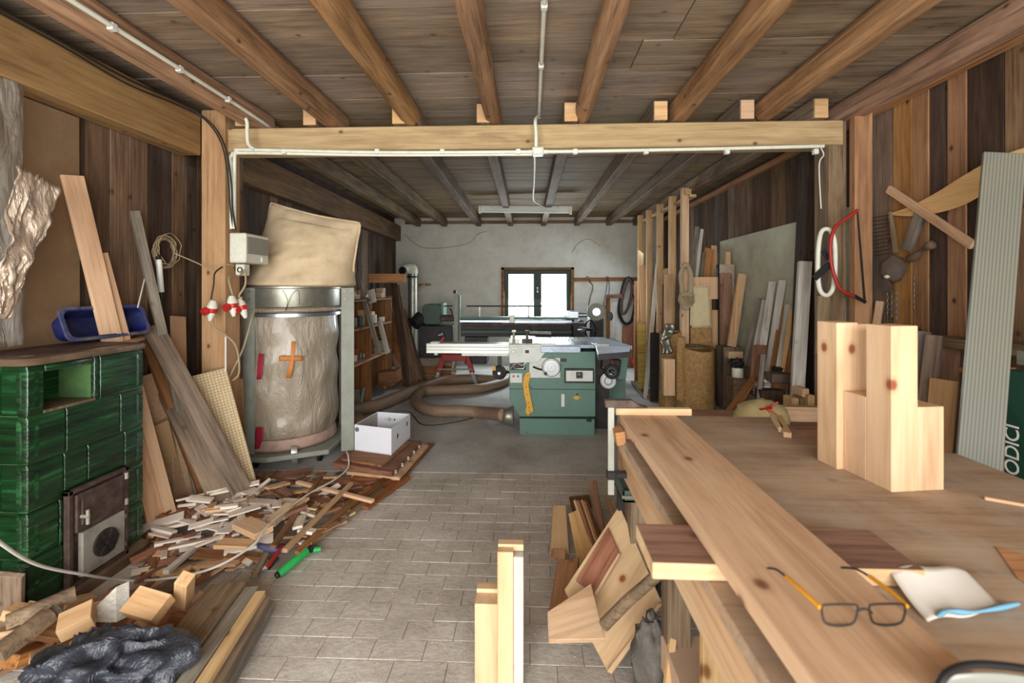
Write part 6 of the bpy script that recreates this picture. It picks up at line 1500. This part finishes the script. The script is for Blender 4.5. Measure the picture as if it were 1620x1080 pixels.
# second model standing on the floor in the foreground
j2 = empty('joint_model', at(790, 1080, 1.62), 'bright pine joint model standing upright on the paved floor, front centre', 'joint model')
Y2 = 1.60
def P2z(y): return at(790, y, Y2).z
x0 = at(751, 900, Y2).x; x1 = at(787, 900, Y2).x; x2 = at(812, 900, Y2).x; x3 = at(828, 900, Y2).x
I4 = Matrix.Identity(4)
jblock(x0, x1-.0005, Y2, Y2+.06, P2z(956), par=j2, M=I4)
jblock(x1, x2-.0, Y2-.004, Y2+.06, P2z(872), par=j2, M=I4)
jblock(x2+.0005, x3, Y2+.006, Y2+.055, P2z(882), par=j2, M=I4, mat='w_white')
MB().b2(x1+.0, x3, Y2+.03, Y2+.062, P2z(878), P2z(868)).build('tenon', 'w_pine', j2, bevel=.001)
MB().b2(x0, x1+.002, Y2+.061, Y2+.10, .0, P2z(950)).build('rear_block', 'w_board', j2, bevel=.001)
# spectacles
gl = empty('spectacles', (.555, .74, .90), 'dark-framed reading glasses with amber temples lying on the long board', 'glasses')
zg = .903
def G(px, py, z): return fl(px, py, z)
def lens(cx_, w, sgn):
    pts = [(-.5, .38), (-.35, .5), (.35, .5), (.5, .38), (.47, -.1), (.36, -.45), (.1, -.55), (-.2, -.53), (-.4, -.4), (-.48, -.1)]
    return [Vector((cx_ + sgn*x*w, 0, zg + .017 + y*.030)) for x, y in pts]
ctr = G(1366, 985, zg+.004); Mg = Matrix.Translation(Vector((ctr.x, ctr.y, 0))) @ rotm(0, 0, 3)
for sg in (-1, 1):
    P = smoothpath([Mg @ p for p in lens(sg*.036, .054*(-sg), 1)], 5, True)
    MB().tube(P, .0016, 7, closed=True).build('rim', 'dark_metal', gl, smooth=80)
    MB().add(P, [tuple(range(len(P)))]).build('lens', 'lens_glass', gl, solid=.001)
    h0 = Mg @ Vector((sg*.066, .0, zg+.028)); 
    e_ = [h0, Mg @ Vector((sg*.069, .03, zg+.029)), Mg @ Vector((sg*.070, .075, zg+.026))]; e2_ = [e_[-1], Mg @ Vector((sg*.069, .105, zg+.020)), Mg @ Vector((sg*.067, .135, zg+.004))]
    tp = MB().tube(smoothpath(e_, 6), [.0035]*13, 8).build('temple', 'amber', gl, smooth=80); MB().tube(smoothpath(e2_, 6), .002, 8).build('temple_tip', 'dark_metal', gl, smooth=80)
MB().tube(smoothpath([Mg @ Vector((x, -.001, zg+z)) for x, z in ((-.012, .02), (-.005, .025), (.005, .025), (.012, .02))], 5), .0018, 7).build('bridge', 'dark_metal', gl, smooth=80)
# paper, blue strip, small bits
o = MB().grid(lambda u, v: fl(1408+u*118+v*60, 925-u*20+v*58, zt+.004) + Vector((0, 0, .03*(1-v)**2*abs(math.sin(u*2+1)) + .004*math.sin(u*9))), 14, 10).build('paper_sheet', 'paper', smooth=80, solid=.0008); tag(o, 'creased white paper sheet curling up on the bench', 'paper')
o = MB().tube(smoothpath([fl(1482, 975, zt+.008), fl(1500, 966, zt+.012), fl(1540, 968, zt+.01), (fl(1610, 955, zt+.01))], 6), [.004+.004*math.sin(i*.5)**2 for i in range(19)], 8, sq=.6).build('blue_strip', 'paper_blue', smooth=80); tag(o, 'torn light blue strip lying at the edge of the white paper', 'strip')
slb = MB().prism([fl(1575, 865, zt+.0008), fl(1640, 885, zt+.0008), fl(1680, 960, zt+.0008), fl(1610, 915, zt+.0008)], (0, 0, .002)).build('orange_veneer', 'w_orange'); tag(slb, 'orange veneer sheet lying flat at the right of the bench', 'veneer')
plank('thin_stick', fl(1557, 785, zt+.008), fl(1660, 803, zt+.008), .012, .008, 'w_fresh', (0, 0, 1), label='thin light stick lying at the right edge of the bench', cat='stick')
plank('short_stick', fl(1221, 652, zt+.02), fl(1236, 676, zt+.02), .02, .02, 'w_pine', (0, 0, 1), label='left of two short sticks at the far corner of the bench', cat='stick')
plank('short_stick', fl(1232, 656, zt+.02), fl(1246, 684, zt+.02), .028, .02, 'w_fresh', (0, 0, 1), label='right, thicker one of two short sticks at the far bench corner', cat='stick')
gg = empty('goggles', at(1560, 1080, .58), 'safety goggles with black frame at the bottom right corner', 'goggles')
o = MB().tube(smoothpath([at(1478, 1100, .56), at(1495, 1068, .57), at(1530, 1052, .58), at(1580, 1052, .585), at(1650, 1062, .59)], 8), .0045, 9).build('frame', 'black_plastic', gg, smooth=80)
o = MB().grid(lambda u, v: at(1485+u*160, 1070+v*60-8*math.sin(u*3.1)+4*u, .578+.02*v), 8, 4).build('visor', 'clear_smoke', gg, smooth=80, solid=.002)
# bar clamp at the corner
bc_ = empty('bar_clamp', at(967, 783, 1.80), 'bar clamp with white bar and wooden handle gripping the bench corner', 'clamp')
a, b = at(967, 783, 1.78), at(967, 640, 1.78); plank('bar', a, b, .024, .01, 'tube_grey', (0, -1, 0), parent=bc_)
MB().prism([at(x, y, 1.77) for x, y in ((957, 633), (1000, 633), (1012, 641), (1026, 645), (975, 645), (958, 645))], (0, .03, 0)).build('fixed_jaw', 'rust_iron', bc_, bevel=.002)
MB().b2(at(961, 0, 1.77).x, at(974, 0, 1.77).x, 1.765, 1.80, at(0, 743, 1.77).z, at(0, 731, 1.77).z).b2(at(974, 0, 1.77).x, at(1016, 0, 1.77).x, 1.77, 1.80, at(0, 741, 1.77).z, at(0, 733, 1.77).z).build('sliding_jaw', 'dark_metal', bc_, bevel=.002)
MB().cyl(at(1020, 758, 1.775), at(1020, 690, 1.775), .006).build('spindle', 'steel', bc_)
MB().tube([at(1019, y, 1.775) for y in (756, 760, 785, 793, 797)], [.010, .015, .016, .014, .006], 14).build('handle', 'w_orange', bc_, smooth=50)
# tool tray with red pliers under the bench
tt_ = empty('tool_tray', at(1012, 800, 1.95), 'green metal tool tray under the far bench end', 'tray')
a, b = at(985, 795, 1.92), at(1042, 765, 1.92)
MB().b2(a.x, b.x+.1, 1.92, 2.2, a.z, a.z+.012).b2(a.x, b.x+.1, 1.92, 1.93, a.z, a.z+.05).b2(a.x, a.x+.01, 1.92, 2.2, a.z, a.z+.05).build('tray', 'green_dark', tt_, bevel=.002)
MB().b2(a.x-.004, b.x+.1, 1.912, 1.921, a.z+.02, a.z+.032).build('edge', 'zinc', tt_)
for x in (a.x+.03, b.x+.06): plank('tray_leg', (x, 2.1, 0), (x, 2.1, a.z), .03, .03, 'dark_metal', (0, -1, 0), parent=tt_)
pl_ = empty('pliers', at(1002, 785, 1.95), 'red-handled pliers lying in the green tool tray', 'pliers')
MB().tube(smoothpath([at(1000, 787, 1.93), at(999, 772, 1.93), at(994, 760, 1.94)], 5), .008, 8).build('handle', 'red_plastic', pl_, smooth=60); MB().tube(smoothpath([at(1012, 775, 1.93), at(1006, 768, 1.93), at(1000, 758, 1.94)], 5), .008, 8).build('handle', 'tape_orange', pl_, smooth=60); MB().box(at(993, 775, 1.95), (.04, .02, .03)).build('head', 'dark_metal', pl_, bevel=.005)
# leaning and lying boards below the bench (pixel corners, at distances)
q4 = quadboard
q4([(875, 799), (895, 799), (900, 868), (871, 868)], (2.75, 2.75, 2.42, 2.42), .03, 'board', 'w_board', 'small upright dusty board leftmost of the floor pile by the bench')
q4([(872, 868), (895, 868), (895, 882), (871, 880)], (2.40, 2.40, 2.36, 2.36), .03, 'brick_piece', 'w_orange', 'reddish block under the leftmost board of the floor pile', 'block')
q4([(899, 812), (913, 806), (940, 868), (914, 890)], (2.6, 2.6, 2.33, 2.33), .02, 'board', 'w_fresh', 'tan board with cut corner second from left in the floor pile')
for i, (x0, x1) in enumerate(((905, 932), (910, 937), (916, 941), (921, 945))):
    plank('thin_lath', at(x1, 862-i*3, 2.36+.02*i), at(x0+3, 791, 2.66+.02*i), .014, .03, ('w_fresh', 'w_red', 'w_fresh', 'w_brown')[i], (-.5, -.6, .3), label=('leftmost', 'second', 'third', 'rightmost')[i] + ' thin slat of the bundle between tan and brown boards', cat='slat')
q4([(932, 762), (942, 758), (958, 845), (946, 848)], (2.85, 2.85, 2.5, 2.5), .02, 'board', 'w_brown', 'narrow brown board leaning behind the thin slats')
q4([(900, 785), (932, 782), (936, 800), (905, 806)], (2.9, 2.9, 2.8, 2.8), .02, 'board', 'w_wall_mid', 'dark board lying at the back of the floor pile')
WP = [(980, 799), (1046, 950), (962, 1062), (893, 932)]
A_, B2_, C_ = at(980, 799, 2.12), at(1046, 950, 1.80), at(893, 932, 1.88); WN = (B2_-A_).cross(C_-A_).normalized(); WN = WN if WN.y < 0 else -WN
def onw(pts, off):
    o_ = Vector((0, 0, CAMZ)); p0 = A_ + WN*off
    return [(o_ + ray(x, y)*((p0-o_).dot(WN)/ray(x, y).dot(WN))).y for x, y in pts]
q4(WP, onw(WP, 0), .03, 'wide_board', 'w_pine', 'widest knotty pine board leaning in the floor pile by the bench')
q4([(962, 834), (979, 873), (942, 940), (911, 917)], onw([(962, 834), (979, 873), (942, 940), (911, 917)], 0.02), .015, 'board', 'w_red', 'reddish-brown board lying on the widest knotty board')
q4([(979, 873), (981, 877), (943, 942), (940, 937)], onw([(979, 873), (981, 877), (943, 942), (940, 937)], 0.03), .015, 'edge_lath', 'w_pine', 'bright thin strip along the edge of the reddish-brown board', 'strip')
q4([(935, 922), (957, 1010), (868, 1012), (866, 967)], (1.78, 1.60, 1.60, 1.74), .022, 'board', 'w_board', 'grey-tan board lowest in front of the floor pile')
q4([(1040, 955), (1048, 953), (968, 1064), (960, 1060)], onw([(1040, 955), (1048, 953), (968, 1064), (960, 1060)], 0.02), .02, 'edge_lath', 'w_pine', 'pale strip at the lower right of the widest board', 'strip')
q4([(882, 888), (915, 880), (912, 940), (868, 966)], (2.1, 2.1, 1.95, 1.92), .02, 'board', 'w_brown', 'brown board half hidden behind the reddish one, left')
hd = MB().tube([at(1062, 890, 1.45), at(1030, 918, 1.49), at(990, 953, 1.53), at(956, 988, 1.57)], [.017, .018, .019, .020], 14).build('round_pole', 'w_old', smooth=50); tag(hd, 'thick round wooden pole slanting over the widest board', 'pole')
plank('pine_stub', at(1048, 865, 1.62), at(1048, 800, 1.62), .05, .04, 'w_pine', (0, -1, 0), label='short bright upright post under the bench by the tray', cat='post')
for i, (bx, by, tx, ty, Y, w, m, lb) in enumerate([(995, 850, 985, 800, 2.3, .02, 'w_brown', 'thin lath leftmost under the tool tray'), (1012, 860, 1000, 800, 2.3, .025, 'w_old', 'dusty lath second under the tool tray'), (1025, 860, 1012, 802, 2.35, .03, 'w_wall_mid', 'dark lath third under the tool tray'), (1040, 860, 1028, 802, 2.4, .03, 'w_brown', 'brown lath rightmost under the tool tray'), (980, 845, 965, 790, 2.5, .04, 'w_wall_mid', 'dark board leaning behind the wide board top'), (1066, 1005, 1056, 925, 1.5, .035, 'w_old', 'upright lath right of the round pole under the bench'), (1075, 1008, 1075, 910, 1.55, .05, 'w_brown', 'brown board behind the upright lath under the bench'), (1130, 1030, 1128, 935, 1.25, .06, 'w_board', 'tan post segment standing right behind the stacked blocks')]):
    leanY('lath', (bx, by), (tx, ty), Y-.05, Y+.05, w, .02, m, lb, 'lath')
o = MB().b2(.50, .515, .35, 1.36, .0, .70).build('green_board', 'green_dark', bevel=.002); tag(o, 'dull green board on edge under the bench, enlarged to darken the shade there', 'board')  # green board enlarged so its dark face stands in for shade under the bench
blob('rough_stone', at(1032, 1050, 1.55) , .07, .08, .16, 'purple_stone', None, .35, 3, seed=2); 
o = [x for x in COL.objects if x.name == 'rough_stone'][0]; tag(o, 'rough grey bark-like stone at the bottom beside the wide board', 'stone')
for i, (z0_, z1_, dx_) in enumerate(((.0, .10, 0), (.102, .20, .006), (.202, .305, -.004))):
    a = at(1075, 1050, 1.30); b = at(1145, 1050, 1.30)
    pl = MB().b2(a.x+dx_, b.x+dx_, 1.27, 1.47, z0_, z1_).build('brown_block', 'tan_card', bevel=.003); tag(pl, ('lowest', 'middle', 'topmost')[i] + ' of the brown fibreboard blocks stacked under the bench', 'block')
plank('lath', at(1058, 1090, 1.35), at(1066, 1010, 1.42), .02, .02, 'w_board', (0, -1, 0), label='light lath leaning left of the stacked brown blocks', cat='lath')
blob('dark_bag', (.95, 1.0, .15), .22, .2, .15, 'black_bag', None, .4, 2); o = [x for x in COL.objects if x.name == 'dark_bag'][0]; tag(o, 'dark shiny bag lying on the floor under the bench', 'bag')
# sawdust flecks on the floor round the saw and paving
q = random.Random(12); mb = MB()
for i in range(2600):
    if q.random() < .6: x, y = q.gauss(.62, .42), q.gauss(3.5, .6)
    else: x, y = q.uniform(-1.2, 1.2), q.uniform(1.6, 4.4)
    if x > 1.9 or x < -1.5 or y < 1.5: continue
    a = q.uniform(0, 6.28); s_ = q.uniform(.0018, .005); d = Vector((math.cos(a), math.sin(a), 0))*s_; e = Vector((-d.y, d.x, 0))*.6; c = Vector((x, y, .004)); 
    mb.add([c-d-e, c+d-e, c+d+e+Vector((0, 0, .002)), c-d+e], [(0, 1, 2, 3)])
o = mb.build('sawdust', 'shaving'); o['kind'] = 'stuff'; tag(o, 'scattered sawdust flecks on the floor before the saw', 'sawdust')
